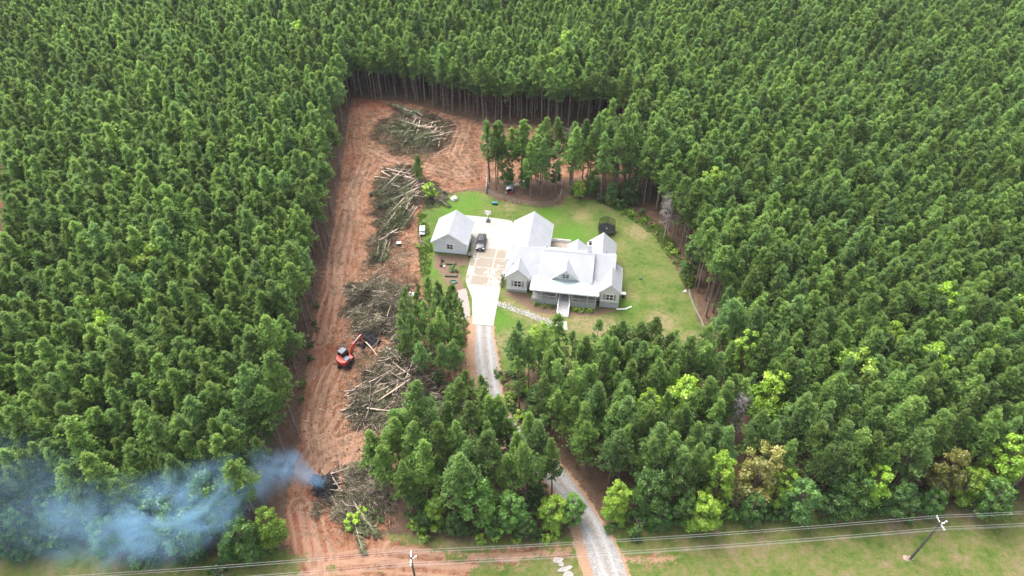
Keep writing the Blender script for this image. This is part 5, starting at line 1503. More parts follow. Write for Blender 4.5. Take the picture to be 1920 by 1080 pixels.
# --- broadleaf trees, each where its crown shows
BL = [  # crown centre in the survey, height, kind, label
 (1160, 938, 9.5, 'bright', 'broad mid-green tree on the right of the drive mouth'),
 (1218, 915, 11, 'broad', 'greyish green broadleaf tree second from the drive mouth, right side'),
 (1352, 893, 13, 'bright', 'bright lime-green broadleaf tree at the front forest edge'),
 (1322, 958, 8.5, 'bright', 'lower bright green tree at the foot of the lime-green tree'),
 (1430, 880, 12, 'olive', 'olive-brown broadleaf tree right of the lime-green tree'),
 (1468, 915, 9, 'bright', 'fresh green small tree just right below the olive-brown tree'),
 (1505, 932, 9.5, 'broad', 'mid-green broadleaf tree two right of the olive-brown tree'),
 (1412, 952, 6.5, 'dark', 'low dark green tree below the olive-brown tree'),
 (1285, 950, 8, 'broad', 'mid-green tree left below the lime-green tree'),
 (1240, 962, 6.5, 'dark', 'low dark tree between drive mouth and lime-green tree'),
 (1600, 918, 10, 'broad', 'mid-green broadleaf tree left of the crossarm pole by the field'),
 (1636, 905, 10.5, 'bright', 'fresh green tree behind the field, left of the crossarm pole'),
 (1690, 930, 8, 'broad', 'broad green tree at the field edge just above the crossarm pole'),
 (1560, 940, 6, 'dark', 'low dark green tree along the field between olive trees'),
 (1782, 880, 12, 'olive', 'smaller olive broadleaf tree right of the crossarm pole'),
 (1818, 905, 8.5, 'bright', 'bright green tree right below the smaller olive tree'),
 (1750, 938, 6, 'dark', 'low dark green tree behind the crossarm pole top'),
 (1888, 868, 14, 'bright', 'big bright green broadleaf tree at the right picture edge'),
 (1868, 932, 9, 'broad', 'mid-green tree at the foot of the big right edge tree'),
 (1600, 715, 15, 'bright', 'lime crown rising from the pines up the right stand, middle'),
 (1745, 705, 15.5, 'bright', 'pale lime crown rising among pines, right of the middle lime crown'),
 (1836, 690, 15, 'bright', 'lime crown among pines at far right, above the olive trees'),
 (1904, 606, 16, 'bright', 'lime crown touching the right picture edge among pines'),
 (1760, 582, 15.5, 'bright', 'bright crown among pines, highest of the right hand lime crowns'),
 (1662, 655, 14, 'bright', 'small bright crown among pines between two larger lime crowns'),
 (1446, 742, 13, 'bright', 'bright crown among pines right of the front lawn stand'),
 (1396, 664, 13, 'bright', 'small bright crown at the lower right corner of the lawn'),
 (1274, 752, 12, 'bright', 'bright crown in the stand below the front lawn, right part'),
 (1215, 768, 11, 'bright', 'small bright crown in the stand below the lawn, centre'),
 (1118, 765, 10.5, 'bright', 'small yellowish green crown in the stand below the stairs'),
 (1012, 645, 12, 'bright', 'narrow lime tree among pines right of the upper gravel drive'),
 (1006, 752, 7.5, 'broad', 'leafy green tree under the pines right of the gravel drive'),
 (1380, 68, 17, 'bright', 'lone bright crown far off in the upper right plantation'),
 (1322, 366, 16, 'bright', 'bright crown above the dead grey tree in the right plantation'),
 (295, 515, 16.5, 'bright', 'yellow-green crown in the middle of the left plantation'),
 (202, 642, 16, 'bright', 'pale lime crown low in the left plantation'),
 (562, 82, 17, 'bright', 'bright crown far up in the left plantation near the back edge'),
 (912, 36, 18, 'broad', 'blue-green crown far behind the clearing, left of a pair'),
 (946, 26, 18, 'broad', 'blue-green crown far behind the clearing, right of a pair'),
 (1063, 102, 17, 'bright', 'bright crown behind the back edge of the clearing, right of centre'),
 (1040, 135, 16, 'bright', 'narrow bright crown at the back edge above the animal pen'),
 (756, 805, 10.5, 'bright', 'bright yellow-green tree at the lower end of the log pile'),
 (830, 812, 8.5, 'bright', 'small bright tree between the log pile and the gravel drive'),
 (892, 930, 12, 'broad', 'vivid deep green broadleaf tree in the near thicket'),
 (815, 952, 7, 'bright', 'yellow-green low tree at the left front of the near thicket'),
 (960, 955, 8.5, 'broad', 'mid-green tree at the front of the near thicket, right of centre'),
 (1038, 955, 7, 'bright', 'slim bright tree at the drive side of the near thicket'),
 (1076, 952, 7, 'broad', 'mid-green leafy tree leaning over the lower gravel drive'),
 (930, 978, 5.5, 'dark', 'low dark tree at the front centre of the near thicket'),
 (988, 985, 5.5, 'dark', 'low dark tree at the right front of the near thicket'),
 (852, 978, 6, 'dark', 'low dark tree at the front of the near thicket, left of centre'),
 (792, 975, 5, 'dark', 'low dark tree at the left end of the near thicket'),
 (395, 935, 13, 'broad', 'large pale broadleaf tree standing in the thickest smoke'),
 (503, 988, 9.5, 'bright', 'bright green tree at the lower end of the red lane, edge of smoke'),
 (452, 1000, 9.5, 'broad', 'mid-green tree in smoke left of the bright lane-end tree'),
 (335, 990, 10.5, 'broad', 'smoke-veiled green tree left below the large pale broadleaf'),
 (255, 985, 11, 'broad', 'smoke-veiled tree in the middle of the lower left edge'),
 (198, 1000, 9.5, 'broad', 'smoke-veiled tree just right of the rail fence corner'),
 (292, 962, 11.5, 'broad', 'smoke-veiled tree behind the middle of the lower left edge'),
 (425, 1032, 5.5, 'dark', 'low dark tree in front of the smoke, lower left'),
 (362, 1030, 5, 'dark', 'low dark tree at the field edge under the smoke'),
 (470, 1030, 5, 'dark', 'low dark tree at the foot of the bright lane-end tree'),
 (985, 325, 7, 'dark', 'dark leafy tree behind the arched shelter'),
 (1150, 358, 6, 'broad', 'leafy green tree under the pines right of the animal pen'),
 (1086, 352, 5, 'bright', 'fresh green sapling between pines right of the animal pen'),
 (36, 985, 9, 'broad', 'leafy tree in the smoky lower left corner, nearest the picture edge'),
 (96, 950, 9.5, 'broad', 'leafy tree in the smoky corner behind the middle of the rail fence'),
 (136, 975, 6.5, 'dark', 'low dark tree right behind the rail fence corner post'),
 (12, 1020, 6.5, 'dark', 'low dark tree behind the left end of the rail fence'),
 (66, 1005, 5.5, 'broad', 'small leafy tree just behind the rail fence'),
 (950, 322, 6.5, 'dark', 'dark leafy tree at the left rear of the animal pen'),
 (1042, 322, 6.5, 'dark', 'dark leafy tree at the right rear of the animal pen'),
 (1112, 338, 6.5, 'broad', 'mid-green leafy tree between pines above the trampoline'),
 (1182, 352, 7, 'dark', 'dark leafy tree in the forest corner above the trampoline'),
 (1300, 480, 10, 'broad', 'leafy tree at the forest edge right of the lawn, near the dead tree'),
 (1340, 430, 13, 'broad', 'leafy tree just right of the dead grey tree'),
]
BLPOS = []
for k, (px, py, h, kind, lab) in enumerate(BL):
    x, y = gp(px, py, h * .58)
    BLPOS.append((x, y))
    bigk = .80 + .03 * (k % 7)
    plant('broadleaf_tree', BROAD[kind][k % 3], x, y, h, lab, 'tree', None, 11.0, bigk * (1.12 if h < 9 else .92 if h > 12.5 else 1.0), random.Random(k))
BLPOS = np.array(BLPOS)
# pines that would stand inside a broadleaf tree go
clash = (np.min(np.hypot(T[:, 0:1] - BLPOS[None, :, 0], T[:, 1:2] - BLPOS[None, :, 1]), 1) < 1.9)
T, TH, zone, edge, score = T[~clash], TH[~clash], zone[~clash], edge[~clash], score[~clash]
order = np.argsort(-score)
single = np.zeros(len(T), bool); single[order[:300]] = True
LAND = [(BLPOS[i], 'the ' + BL[i][4].split(' at ')[0].split(' in ')[0].split(' among')[0].split(' standing')[0].split(' on ')[0].split(' rising')[0].split(' right')[0].split(' left')[0].split(' second')[0].split(' just')[0].split(' behind')[0].split(' below')[0].split(' two')[0].split(' between')[0].split(' along')[0].split(' touching')[0].split(' far')[0].split(' under')[0].split(' leaning')[0].split(',')[0]) for i in range(len(BL))]
def px_zone(i):
    x, y = T[i]; z = zone[i]; e = edge[i]
    px, py = pr(x, y)
    if z == 'clump':
        if px < 965: return 'tall pine at the left end of the animal pen, by the arched shelter', 'pines by the arched shelter'
        if px < 1012: return 'tall bare-trunked pine in the middle of the wire animal pen', 'pines in the middle of the pen'
        if px < 1060: return 'tall pine at the right end of the wire animal pen', 'pines at the right end of the pen'
        if px < 1105: return 'tall pine just outside the right end of the animal pen', 'pines right of the pen'
        if px < 1150: return 'tall pine above the trampoline, in front of the cleared ground', 'pines above the trampoline'
        return 'tall pine in the forest corner between trampoline and dead grey tree', 'pines in the corner by the dead tree'
    if z == 'isle':
        if py < 640: return 'slender pine at the upper end of the narrow stand, by the garden', 'narrow stand pines by the garden'
        if px > 830: return 'slender pine on the drive side of the narrow stand left of the gravel', 'narrow stand pines by the drive'
        if py < 695: return 'slender pine on the brush side of the narrow stand, beside the slash heap', 'narrow stand pines by the slash'
        return 'slender pine at the lower end of the narrow stand, among the log heap', 'narrow stand pines by the logs'
    if z == 'mid': return 'pine in the small knot beside the gravel drive, below the log pile', 'pines beside the log pile'
    if z == 'strip':
        if px < 830: return 'pine in the near thicket right of the burn pile', 'pines right of the burn pile'
        if px < 960: return 'pine in the middle of the near thicket left of the drive', 'pines in the near thicket'
        return 'pine at the drive side of the near thicket left of the gravel drive', 'pines at the drive side of the near thicket'
    if z == 'left':
        if e:
            if py < 330: return 'bare-trunked pine at the left forest edge beside the far brush pile', 'left edge pines by the far brush pile'
            if py < 480: return 'bare-trunked pine at the left forest edge beside the middle brush pile', 'left edge pines by the middle brush pile'
            if py < 620: return 'bare-trunked pine at the left forest edge beside the grey slash heap', 'left edge pines by the grey slash heap'
            if py < 760: return 'bare-trunked pine at the left forest edge beside the red excavator', 'left edge pines by the excavator'
            return 'bare-trunked pine at the left forest edge above the burning heap', 'left edge pines by the burn pile'
        if px < 180: return 'pine in the smoky lower left corner behind the rail fence', 'pines behind the rail fence'
        if px < 380: return 'pine in the left stand above the smoke-covered broadleaf trees', 'left stand pines above the smoke'
        return 'pine in the left stand between the smoke and the red lane', 'left stand pines beside the lane'
    if z == 'back': return 'tall bare-trunked pine along the dark back edge of the clearing', 'back edge pines'
    if z == 'right': return 'tall pine at the forest edge along the right side of the lawn', 'pines along the right lawn edge'
    if e and px < 1010: return 'bare-trunked pine on the right side of the gravel drive below the concrete', 'pines at the right side of the drive'
    if y > 68 and px < 1300: return 'pine in the open stand just below the front lawn', 'pines below the front lawn'
    if px < 1250: return 'pine in the near right stand between the gravel drive and the lime tree', 'near right stand pines by the drive'
    if px < 1560: return 'pine in the near right stand behind the lime and olive broadleaf trees', 'near right stand pines behind the olive tree'
    return 'pine in the near right stand above the crossarm utility pole', 'near right stand pines above the pole'
def land_label(i):
    x, y = T[i]
    if zone[i] not in ('left', 'front', 'strip', 'right') or (edge[i] and zone[i] == 'left'): return px_zone(i)
    d = np.hypot(BLPOS[:, 0] - x, BLPOS[:, 1] - y); k = int(np.argmin(d))
    if d[k] > 13: return px_zone(i)
    dx, dy = x - BLPOS[k, 0], y - BLPOS[k, 1]
    if abs(dx) > abs(dy): w = 'left of' if dx < 0 else 'right of'
    else: w = 'behind' if dy > 0 else 'in front of'
    far = 'right beside and ' if d[k] < 3.6 else '' if d[k] < 7.5 else 'some way '
    lab = BL[k][4].split(',')[0]
    lab = 'green pine ' + far + w + ' the ' + lab
    lab = ' '.join(lab.split()[:16])
    while lab.split()[-1] in ('the', 'of', 'and', 'at', 'in', 'with', 'from', 'right', 'left', 'a', 'to', 'by', 'among', 'edge', 'lower', 'near', 'front', 'low', 'crossarm', 'just', 'lime', 'olive', 'gravel', 'mid', 'olive-brown', 'drive'): lab = lab.rsplit(' ', 1)[0]
    return lab, 'pines ' + ' '.join(lab.split()[2:])
rp = random.Random(9)
for i in np.nonzero(single)[0]:
    lab, grp = land_label(i)
    e = edge[i]
    thin = (zone[i] in ('isle', 'mid') and rp.random() < .7) or (zone[i] == 'clump' and rp.random() < .3) or (zone[i] == 'front' and e and rp.random() < .7)
    var = rp.choice(THINP if thin else EDGEP if (e and zone[i] != 'clump') else PINES)
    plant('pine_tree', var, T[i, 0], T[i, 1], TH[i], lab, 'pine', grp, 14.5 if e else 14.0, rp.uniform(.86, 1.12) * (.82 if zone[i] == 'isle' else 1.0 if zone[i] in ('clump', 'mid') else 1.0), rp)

# the rest of the plantation: one mass instanced from the same trees
def build_forest(idx):
    n = len(idx)
    P = np.stack([T[idx, 0], T[idx, 1], np.full(n, -.05)], 1)
    me = bpy.data.meshes.new('pine_forest'); me.vertices.add(n); me.vertices.foreach_set('co', P.astype(np.float32).ravel())
    rg = np.random.default_rng(31)
    v = np.where(edge[idx], 8 + rg.integers(0, 5, n), rg.integers(0, 8, n))
    sc = TH[idx] / np.where(edge[idx], 14.5, 14.0)
    for nm, ty, arr, key in (('var', 'INT', v.astype(np.int32), 'value'),
                             ('rot', 'FLOAT_VECTOR', np.stack([rg.normal(0, .018, n), rg.normal(0, .018, n), rg.random(n) * 6.283], 1).astype(np.float32).ravel(), 'vector'),
                             ('siz', 'FLOAT_VECTOR', (np.stack([sc * rg.uniform(.88, 1.12, n), sc, sc], 1)).astype(np.float32).ravel(), 'vector')):
        a = me.attributes.new(nm, ty, 'POINT'); a.data.foreach_set(key, arr)
    me.update()
    o = mobj('pine_forest', me)
    tag(o, 'dense dark green plantation of pines filling the land around the clearing', None, None, 'stuff')
    ng = bpy.data.node_groups.new('forest', 'GeometryNodeTree')
    ng.interface.new_socket('Geometry', in_out='INPUT', socket_type='NodeSocketGeometry')
    ng.interface.new_socket('Geometry', in_out='OUTPUT', socket_type='NodeSocketGeometry')
    gi, go = ng.nodes.new('NodeGroupInput'), ng.nodes.new('NodeGroupOutput')
    join = ng.nodes.new('GeometryNodeJoinGeometry')
    def named(nm, ty):
        a = ng.nodes.new('GeometryNodeInputNamedAttribute'); a.data_type = ty; a.inputs['Name'].default_value = nm; return a.outputs['Attribute']
    va, ro, si = named('var', 'INT'), named('rot', 'FLOAT_VECTOR'), named('siz', 'FLOAT_VECTOR')
    src = {}
    for ob in COL.objects:
        if ob.name.split('.')[0] in ('crown', 'trunk'): src.setdefault(ob.data.name, ob)
    extra = []
    for k, (cr, tr) in enumerate(PINES + EDGEP):
        j = ng.nodes.new('GeometryNodeJoinGeometry')
        for me_ in (cr, tr):
            oi = ng.nodes.new('GeometryNodeObjectInfo'); oi.transform_space = 'ORIGINAL'
            oi.inputs['Object'].default_value = src[me_.name]
            ng.links.new(oi.outputs['Geometry'], j.inputs[0])
        gi2 = ng.nodes.new('GeometryNodeGeometryToInstance'); ng.links.new(j.outputs[0], gi2.inputs[0])
        cmp_ = ng.nodes.new('FunctionNodeCompare'); cmp_.data_type = 'INT'; cmp_.operation = 'EQUAL'
        ng.links.new(va, cmp_.inputs[2]); cmp_.inputs[3].default_value = k
        ip = ng.nodes.new('GeometryNodeInstanceOnPoints')
        ng.links.new(gi.outputs[0], ip.inputs['Points']); ng.links.new(cmp_.outputs[0], ip.inputs['Selection'])
        ng.links.new(j.outputs[0], ip.inputs['Instance'])
        e2r = ng.nodes.new('FunctionNodeEulerToRotation'); ng.links.new(ro, e2r.inputs[0])
        ng.links.new(e2r.outputs[0], ip.inputs['Rotation']); ng.links.new(si, ip.inputs['Scale'])
        ng.links.new(ip.outputs[0], join.inputs[0])
    ng.links.new(join.outputs[0], go.inputs[0])
    md = o.modifiers.new('forest', 'NODES'); md.node_group = ng
build_forest(np.nonzero(~single)[0])
print('TREES', len(T), 'single', single.sum())

# ------------------------------------------------------------------ single plants
def place(kind, var, px, py, h, label, cat, group=None, href=14.0, wide=1.0, seed=1):
    x, y = gp(px, py); return plant(kind, var, x, y, h, label, cat, group, href, wide, random.Random(seed))
place('pine_tree', EDGEP[3], 794, 390, 13.0, 'lone slender pine rising out of the middle brush pile by the bright bush', 'pine', None, 14.5, .7, 3)
place('pine_tree', EDGEP[1], 788, 384, 11.0, 'thin second pine touching the lone slender pine at the middle brush pile', 'pine', None, 14.5, .55, 5)
place('round_bush', SHRUB['bright'][0], 808, 372, 4.0, 'bright round bush beside the lone pine at the lawn corner', 'bush', None, 1.6, .72, 2)
def garden_plants():
    k = 0
    for px, py, lab in ((1004.5, 573, 'leftmost'), (1020, 576, 'second'), (1034.5, 577, 'third, just left of the stairs,')):
        place('foundation_shrub', SHRUB['bright' if k != 2 else 'broad'][k % 3], px, py, .85, lab + ' rounded shrub in the bed left of the front stairs', 'shrub', 'shrubs in front of the porch', 1.6, 1.0, k); k += 1
    for px, py, lab in ((1078, 582, 'nearest the stairs,'), (1090, 584, 'middle'), (1106, 584, 'rightmost')):
        place('foundation_shrub', SHRUB['bright'][k % 3], px, py, .9, lab + ' rounded shrub in the bed right of the front stairs', 'shrub', 'shrubs in front of the porch', 1.6, 1.1, k); k += 1
    place('vegetable_plant', SHRUB['broad'][1], 851, 508, 1.25, 'big leafy green vegetable plant in the garden by the garage', 'plant', None, 1.6, 1.25, 4)
    place('potted_plant', SHRUB['dark'][1], 827, 499, .9, 'small dark potted plant left of the garden beds', 'plant', None, 1.6, .6, 5)
    place('corner_shrub', SHRUB['dark'][0], 944, 528, 1.9, 'dark tall shrub squeezed between driveway and house left wing', 'shrub', None, 1.6, .55, 6)
    place('corner_shrub', SHRUB['dark'][2], 942, 537, 1.2, 'dark low shrub by the driveway edge at house left wing', 'shrub', None, 1.6, .6, 7)
garden_plants()
def dead_tree(px, py, h, label, seed, spread=2.2):
    rng = np.random.default_rng(seed); x, y = gp(px, py)
    t = thing('dead_tree', label, 'dead tree', (x, y, hz(x, y)))
    zs = np.linspace(-.2, h, 7); ax = np.stack([.02 * zs * np.sin(zs * .6), .03 * zs, zs], 1)
    v, f = stick_arrays(ax[:-1], ax[1:], np.linspace(.2, .05, 7)[:-1], np.linspace(.2, .05, 7)[1:], 7)
    mobj('trunk', np_mesh('trunk', v, f, M['grey_bark']), t)
    n = 70; z = rng.uniform(.38, .97, n) * h; a = rng.random(n) * 6.283; L = rng.uniform(.5, 1, n) * spread * (1.15 - .75 * (z / h - .38))
    A = np.stack([.02 * z * np.sin(z * .6), .03 * z, z], 1); B = A + np.stack([np.cos(a) * L, np.sin(a) * L, rng.uniform(-.5, .6, n)], 1)
    va, fa = stick_arrays(A, B, np.full(n, .045), np.full(n, .015), 4)
    k = np.repeat(np.arange(n), 9); s = rng.uniform(.3, 1, len(k))[:, None]; C = A[k] + (B[k] - A[k]) * s
    D = C + rng.normal(0, .42, (len(k), 3)); vb, fb = stick_arrays(C, D, np.full(len(k), .018), np.full(len(k), .008), 3)
    mobj('branches', np_mesh('branches', np.concatenate([va, vb]), np.concatenate([fa, fb + len(va)]), M['grey_bark']), t)
dead_tree(1245, 447, 10.5, 'dead grey leafless tree at the forest edge right of the trampoline', 3)
dead_tree(1362, 835, 11.5, 'small bare grey tree among the near right pines', 6, 1.6)

def edge_shrubs():
    rg = random.Random(12)
    def row(line, n, jit, kinds, label, group, hr=(.9, 2.2)):
        L = gpl(line); seg = np.cumsum([0] + [math.dist(L[i], L[i + 1]) for i in range(len(L) - 1)])
        for k in range(n):
            s = seg[-1] * (k + rg.random()) / n
            x, y = np.interp(s, seg, L[:, 0]) + rg.gauss(0, jit), np.interp(s, seg, L[:, 1]) + rg.gauss(0, jit)
            plant('shrub', SHRUB[rg.choice(kinds)][rg.randrange(3)], x, y, rg.uniform(*hr), label, 'shrub', group, 1.6, rg.uniform(.7, 1.1), rg)
    row([(1140, 985), (1300, 968), (1500, 952)], 20, .7, ('broad', 'dark', 'broad'), 'low shrub along the field edge between drive and pole', 'shrubs along the front field edge', (1.4, 3.4))
    row([(1520, 950), (1700, 945), (1915, 935)], 18, .7, ('broad', 'dark'), 'low shrub along the field edge behind the crossarm pole', 'shrubs behind the crossarm pole', (1.2, 3.0))
    row([(770, 992), (900, 1006), (1060, 998)], 16, .6, ('broad', 'dark', 'bright'), 'low shrub along the front of the near thicket', 'shrubs before the near thicket', (1.2, 2.8))
    row([(-20, 1040), (70, 1012), (150, 994)], 14, .9, ('broad', 'dark'), 'low shrub behind the rail fence in the smoky corner', 'shrubs behind the rail fence', (1.4, 3.2))
    row([(195, 1030), (300, 1052), (420, 1050), (525, 1030)], 12, .7, ('dark', 'broad'), 'low shrub along the field edge under the smoke', 'shrubs under the smoke', (1.2, 2.6))
    row([(1150, 388), (1200, 410), (1245, 455), (1275, 490), (1300, 545)], 26, .8, ('bright', 'bright', 'broad'), 'low bright shrub along the lawn edge below the dead tree', 'shrubs along the right lawn edge', (.6, 1.5))
    row([(1065, 362), (1130, 372), (1190, 384)], 10, .8, ('broad', 'bright', 'dark'), 'leafy shrub under the pines behind the back lawn', 'shrubs behind the back lawn', (1.0, 2.6))
    row([(940, 700), (948, 735), (966, 772), (990, 800)], 9, .5, ('broad', 'bright'), 'leafy shrub at the right side of the gravel drive', 'shrubs beside the gravel drive', (.8, 2.0))
    row([(600, 545), (590, 600), (578, 660), (566, 760)], 9, .6, ('broad', 'dark'), 'low shrub at the foot of the left forest edge', 'shrubs at the left forest edge', (.6, 1.4))
    row([(800, 560), (830, 590), (865, 606)], 8, .6, ('broad', 'bright'), 'low shrub above the narrow pine stand beside the driveway', 'shrubs above the narrow stand', (.6, 1.6))
    row([(790, 400), (786, 450), (792, 500), (800, 545)], 9, .5, ('bright', 'broad'), 'weedy low shrub along the grass strip left of the garage', 'shrubs left of the garage', (.35, .9))
    row([(940, 1010), (1060, 1012)], 3, .5, ('bright',), 'small yellowish shrub on the verge by the near thicket', 'shrubs on the verge', (.7, 1.3))
    row([(660, 990), (700, 960), (715, 985)], 4, .5, ('bright', 'broad'), 'young leafy shrub growing at the burn pile brush', 'shrubs at the burn pile', (.8, 1.8))
edge_shrubs()

# ------------------------------------------------------------------ felled wood
def log_mesh(L, r, seed, mat):
    rng = np.random.default_rng(seed); n, k = 7, 5
    mb = MB(); pts = []
    b = rng.normal(0, .03 * L, 2)
    for i in range(k):
        t = i / (k - 1); pts.append(((t - .5) * L, b[0] * math.sin(math.pi * t), b[1] * math.sin(math.pi * t)))
    mb.tube(pts, [r * (1 - .45 * i / (k - 1)) for i in range(k)], n, 0, True, 1)
    return mb.mesh('log', [mat, M['cut']], True)
LOGS = {m: [log_mesh(L, r, 50 + i, M[m]) for i, (L, r) in enumerate(((2.2, .09), (3.2, .11), (4.5, .13), (6.0, .14), (1.4, .08)))] for m in ('log', 'logpale', 'logdark', 'char')}
rl = random.Random(77)
def drop_log(x, y, z, az, el, L, m, label, group):
    k = min(range(5), key=lambda i: abs((2.2, 3.2, 4.5, 6.0, 1.4)[i] - L)); me = LOGS[m][k]
    o = mobj('log', me, None, (x, y, z)); o.rotation_euler = (rl.random() * 6, -el, az)
    s = L / (2.2, 3.2, 4.5, 6.0, 1.4)[k]; k2 = rl.uniform(.6, 1.15); o.scale = (s, k2, k2)
    return tag(o, label, 'log', group)
def log_heap(pts, n, az, spread, Ls, zmax, mats, label, group):
    P = gpl(pts); lo, hi = P.min(0), P.max(0); k = 0
    while k < n:
        q = np.array([rl.uniform(lo[0], hi[0]), rl.uniform(lo[1], hi[1])]); d = float(sdf(P, q[:1], q[1:])[0])
        if d < 0: continue
        z = hz(*q) + .12 + rl.random() ** 1.5 * min(zmax, .3 + d * .5)
        drop_log(q[0], q[1], z, az + rl.gauss(0, spread), rl.gauss(0, .10), rl.uniform(*Ls), rl.choice(mats), label, group); k += 1
MX = ('log', 'log', 'logpale', 'logdark')
log_heap([(655, 755), (690, 695), (745, 650), (790, 690), (815, 745), (760, 790), (685, 795)], 56, R(38), .7, (2.0, 7.0), 1.7, MX, 'felled log in the jumbled heap between excavator and gravel drive', 'logs in the heap by the excavator')
log_heap([(740, 735), (850, 730), (862, 765), (800, 785), (720, 780)], 24, R(-4), .16, (4.0, 7.5), 1.3, ('log', 'logdark', 'logdark', 'logpale'), 'long felled log stacked level at the lower end of the heap', 'stacked long logs')
log_heap([(655, 545), (700, 528), (755, 545), (765, 600), (735, 645), (670, 620)], 50, R(30), 1.1, (1.8, 4.6), 1.7, MX, 'short broken log in the grey slash heap above the excavator', 'logs in the grey slash heap')
log_heap([(710, 320), (770, 312), (795, 345), (790, 380), (740, 375), (720, 345)], 22, R(-12), .4, (3.0, 6.0), 1.6, MX, 'felled log at the upper end of the middle brush pile', 'logs at the middle brush pile')
log_heap([(715, 420), (740, 410), (748, 440), (725, 460), (710, 445)], 10, R(45), .3, (2.0, 4.5), .7, ('log', 'logpale'), 'pinkish log lying at the lower tail of the middle brush pile', 'logs at the brush tail')
log_heap([(800, 225), (845, 232), (850, 285), (810, 292)], 11, R(62), .5, (2.0, 5.5), 1.0, ('log', 'logpale', 'logdark'), 'felled log at the right side of the far brush pile', 'logs at the far brush pile')
log_heap([(1055, 240), (1120, 242), (1125, 262), (1060, 262)], 12, R(-4), .2, (3, 6), .9, ('log', 'logpale', 'logdark'), 'felled log in the stack behind the animal pen', 'logs behind the animal pen')
log_heap([(600, 885), (670, 880), (715, 920), (700, 960), (640, 950), (600, 935)], 34, R(-25), .8, (1.2, 3.6), 1.2, MX, 'broken log in the smouldering burn pile brush', 'logs in the burn pile')
log_heap([(590, 893), (625, 888), (637, 915), (615, 935), (592, 925)], 40, R(10), 1.3, (1.0, 2.8), 2.2, ('char',), 'charred black log in the core of the burning pile', 'charred logs of the burn pile')
log_heap([(666, 632), (700, 628), (715, 640), (700, 652), (672, 648)], 30, R(-10), .6, (1.2, 3.4), 1.2, ('char', 'char', 'char', 'logdark'), 'charred black log in the burnt heap at the excavator boom', 'charred logs at the boom')
a, b = gp(687, 645), gp(707, 668)
drop_log((a[0] + b[0]) / 2, (a[1] + b[1]) / 2, .35, math.atan2(b[1] - a[1], b[0] - a[0]), -.06, math.dist(a, b), 'logpale', 'single pale pole lying from the burnt heap towards the log heap', 'single pale pole')
a, b = gp(664, 752), gp(671, 790)
drop_log((a[0] + b[0]) / 2, (a[1] + b[1]) / 2, .3, math.atan2(b[1] - a[1], b[0] - a[0]), 0, math.dist(a, b), 'logpale', 'single pale log lying apart at the left foot of the log heap', 'single pale log')
log_heap([(560, 620), (640, 520), (660, 640), (600, 860), (690, 850), (565, 850)], 9, R(20), 1.5, (.8, 2.0), .1, ('logpale', 'log'), 'stray stick of wood lying on the bare red lane', 'stray wood on the lane')
for grp, lab in ():
    pass

def frond_mesh(seed, L):
    """limbs and wilting needles of a felled pine lying along +x (butt at 0)"""
    rng = np.random.default_rng(seed)
    n = 46; t = rng.uniform(.30, 1.0, n); x = t * L
    side = np.where(rng.random(n) < .5, -1, 1); ln = (1.05 - t * .72) * rng.uniform(.9, 1.9, n)
    A = np.stack([x, np.zeros(n), np.full(n, .06)], 1)
    an = rng.normal(.75, .25, n)
    B = A + np.stack([np.cos(an) * ln, side * np.sin(an) * ln * .8, rng.uniform(-.02, .55, n) * ln * .6], 1)
    P, D, Ti = [], [], []
    for i in range(n):
        m = 6; s = rng.uniform(.25, 1.05, (m, 1)); P.append(A[i] + (B[i] - A[i]) * s + rng.normal(0, .06, (m, 3))); D.append(np.tile((B[i] - A[i]) / np.linalg.norm(B[i] - A[i]) * 1.6, (m, 1))); Ti.append(np.clip(rng.normal(.42, .2, m) + rng.normal(0, .12), 0, 1))
    v, f, tt = tufts(np.concatenate(P), np.concatenate(D), rng, 6, .62, .05, .45, np.concatenate(Ti))
    sv, sf = stick_arrays(A, B, np.full(n, .022), np.full(n, .008), 3)
    return np_mesh('branches', np.concatenate([v, sv]), np.concatenate([f, sf + len(v)]), M['wilt'], tint=np.concatenate([tt, np.full(len(sv), .95)]))
FELL = []
for i, L in enumerate((8.0, 9.5, 7.0, 10.5)):
    mb = MB(); mb.tube([(0, 0, .05), (L * .4, .05, .12), (L * .75, -.05, .16), (L, 0, .1)], [.085, .07, .045, .014], 6, 0, True, 1)
    FELL.append((mb.mesh('trunk', [M['logpale' if i % 2 else 'log'], M['cut']], True), frond_mesh(600 + i, L), L))
def felled(bx, by, z, az, el, k, label, group, s=1.0):
    tr, br, L = FELL[k]
    o = thing('felled_pine', label, 'felled tree', (bx, by, z), az, group)
    o.rotation_euler = (rl.gauss(0, .3), -el, az); o.scale = (s, s, s)
    mobj('trunk', tr, o); mobj('branches', br, o)
def fell_heap(n, butt, tip, jb, jt, zr, label, group, s=(.75, 1.05)):
    """trees lie from the butt end area to the fan of tops"""
    for k in range(n):
        t = rl.random()
        b = np.array(gp(*[butt[0][i] + (butt[1][i] - butt[0][i]) * t for i in (0, 1)])) + np.array([rl.gauss(0, jb), rl.gauss(0, jb)])
        t2 = min(1, max(0, t + rl.gauss(0, .22)))
        e = np.array(gp(*[tip[0][i] + (tip[1][i] - tip[0][i]) * t2 for i in (0, 1)])) + np.array([rl.gauss(0, jt), rl.gauss(0, jt)])
        d = e - b; az = math.atan2(d[1], d[0]) ; L = math.hypot(*d)
        kk = rl.randrange(4); sc = rl.uniform(*s)
        z = .25 + rl.random() * zr
        felled(b[0], b[1], z + .3 * rl.random(), az, -math.asin(min(.3, z / (FELL[kk][2] * sc)) ) * .8 , kk, label, group, sc)
fell_heap(26, ((800, 245), (840, 262)), ((705, 222), (700, 282)), 1.2, 1.6, 1.6, 'felled pine with wilted green top pointing left in the far brush pile', 'felled pines in the far brush pile')
